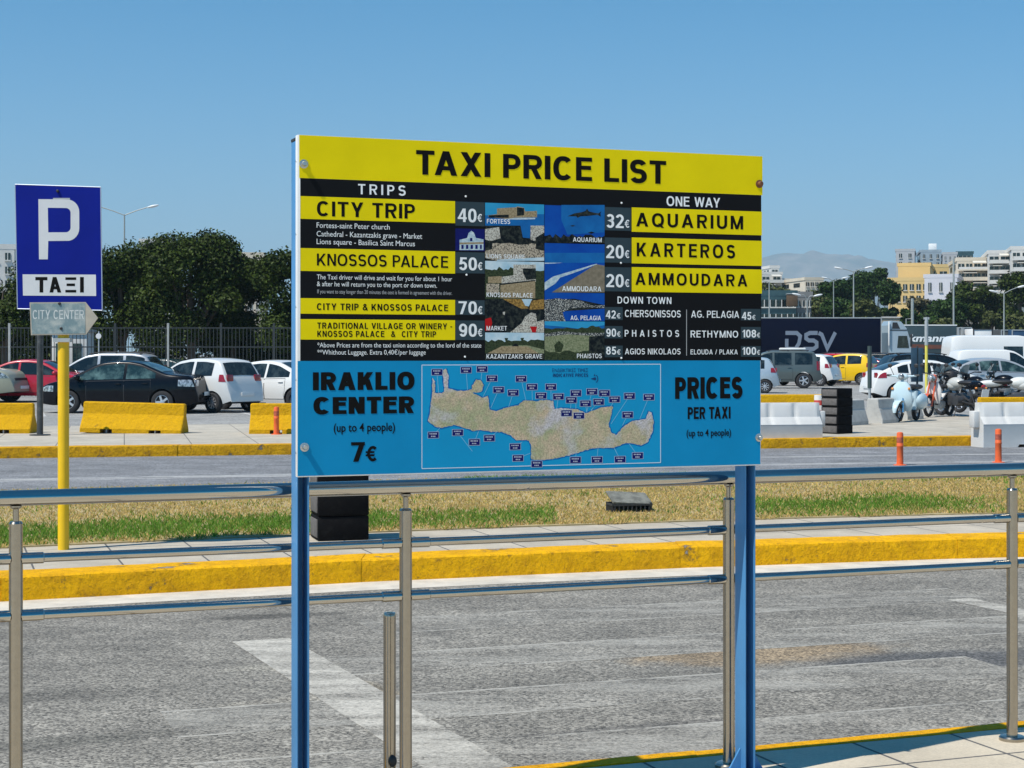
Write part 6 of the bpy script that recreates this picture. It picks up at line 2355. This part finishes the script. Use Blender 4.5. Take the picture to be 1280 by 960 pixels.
mb = MB(); mb.rbox((0, 2, 1.0), (1.5, 1.6, 1.6), .05); q_ = mb.build('tank_body', WHITEM, wt)
mb = MB()
for sx in (-.6, .6):
    mb.box((sx, 2, .1), (.12, 1.4, .3))
mb.build('tank_feet', GREYM, q_, smooth=0)
wl = thing('retaining_wall', 'beige stone retaining wall at the foot of the pines', 'wall', (ax(1108, 172), 172, LOT_Z))
mb = MB(); mb.box((0, .3, 2.6), (4.0, .6, 5.4)); q_ = mb.build('wall_body', STONEW, wl, smooth=0)
mb = MB(); mb.box((0, .28, 5.36), (4.1, .75, .14)); mb.build('wall_coping', PLAS, q_, smooth=0)
GLB = 'buildings behind the left trees'
building('white building peeping out at the left edge above the tree', -30, 17, 311, 165, 12, PLAS, 4, 3, 10, group=GLB, ybot=380, win=.4)
building('flat white roof showing between the tree crowns', 176, 212, 305, 150, 10, PLAS, 3, 3, 6, group=GLB, ybot=380, win=.5)
building('pale building between the tallest crown and the next tree', 296, 328, 322, 150, 12, CREAM, 4, 3, 6, group=GLB, ybot=390, win=.5)
building('white building behind the left trees, hidden by the board', 395, 470, 305, 165, 12, PLAS, 4, 5, 6, group=GLB, ybot=390, win=.5)
ks = thing('kiosk', 'small white cabin behind the railings by the yellow sign pole', 'cabin', (ax(86, 66.8), 66.8, LOT_Z), R(4))
mb = MB(); mb.rbox((0, .9, 1.25), (1.35, 1.6, 2.5), .02); q_ = mb.build('cabin_wall', PLAS, ks)
for x in (-.35, .3):
    mb = MB(); mb.box((x, .09, 1.4), (.34, .05, 1.3)); mb.build('window', GLASS2, q_, smooth=0)
mb = MB(); mb.rbox((0, .9, 2.55), (1.55, 1.8, .10), .02); mb.build('roof', GREYM, ks)

# ------------------------------------------------------------------ the far mountain and the air
def mountain():
    rng = np.random.default_rng(11)
    nx, ny = 260, 48
    Y0, Y1 = 8100.0, 10500.0
    x0, x1 = -900.0, 4500.0
    ridge = lerp_fn([(-300, 70), (0, 95), (250, 120), (380, 158), (430, 171), (470, 179), (500, 183), (520, 184), (560, 183), (610, 178), (640, 174), (680, 166), (740, 152), (820, 150), (950, 158), (1100, 140), (1500, 90)])
    ph = rng.uniform(0, 6.28, 14)
    fr = rng.uniform(.015, .16, 14)
    fy = rng.uniform(-.09, .09, 14)
    vs = []
    for j in range(ny):
        t = j / (ny - 1)
        y = Y0 + (Y1 - Y0) * t
        env = math.sin(math.pi * min(1, t * 1.0)) ** .7 if t < 1 else 0
        for i in range(nx):
            x = x0 + (x1 - x0) * i / (nx - 1)
            x, y = x / 3, y / 3
            d = sum(math.sin(x * fr[k] + y * fy[k] + ph[k]) / (1 + fr[k] * 12) for k in range(14))
            z = (ridge(x) * env * (1 + .006 * d) + .55 * d * env) * 3 - 2
            vs.append((x * 3, y * 3, z))
            y = y * 3
    mb = MB()
    mb.add(vs, [(j * nx + i, j * nx + i + 1, (j + 1) * nx + i + 1, (j + 1) * nx + i) for j in range(ny - 1) for i in range(nx - 1)])
    o = mb.build('mountain', M('mountain_scrub', (.24, .20, .15), .95, 0, c2=(.09, .10, .055), scale=.006, lo=.42, hi=.6), smooth=0)
    struct(o)
mountain()

HAZE = True
if HAZE:
    mb = MB()
    mb.box((1200, 5300, 349), (9000, 11400, 700.4))
    m, nt, bs = nodes_of('haze_air')
    nt.nodes.remove(bs)
    pv = nt.nodes.new('ShaderNodeVolumePrincipled')
    pv.inputs['Color'].default_value = (.62, .84, 1.0, 1)
    pv.inputs['Density'].default_value = .00016
    nt.links.new(pv.outputs[0], nt.nodes['Material Output'].inputs['Volume'])
    hz = mb.build('haze', m, smooth=0)
    hz['kind'] = 'stuff'
    hz['label'] = 'thin summer haze paling the far mountain'
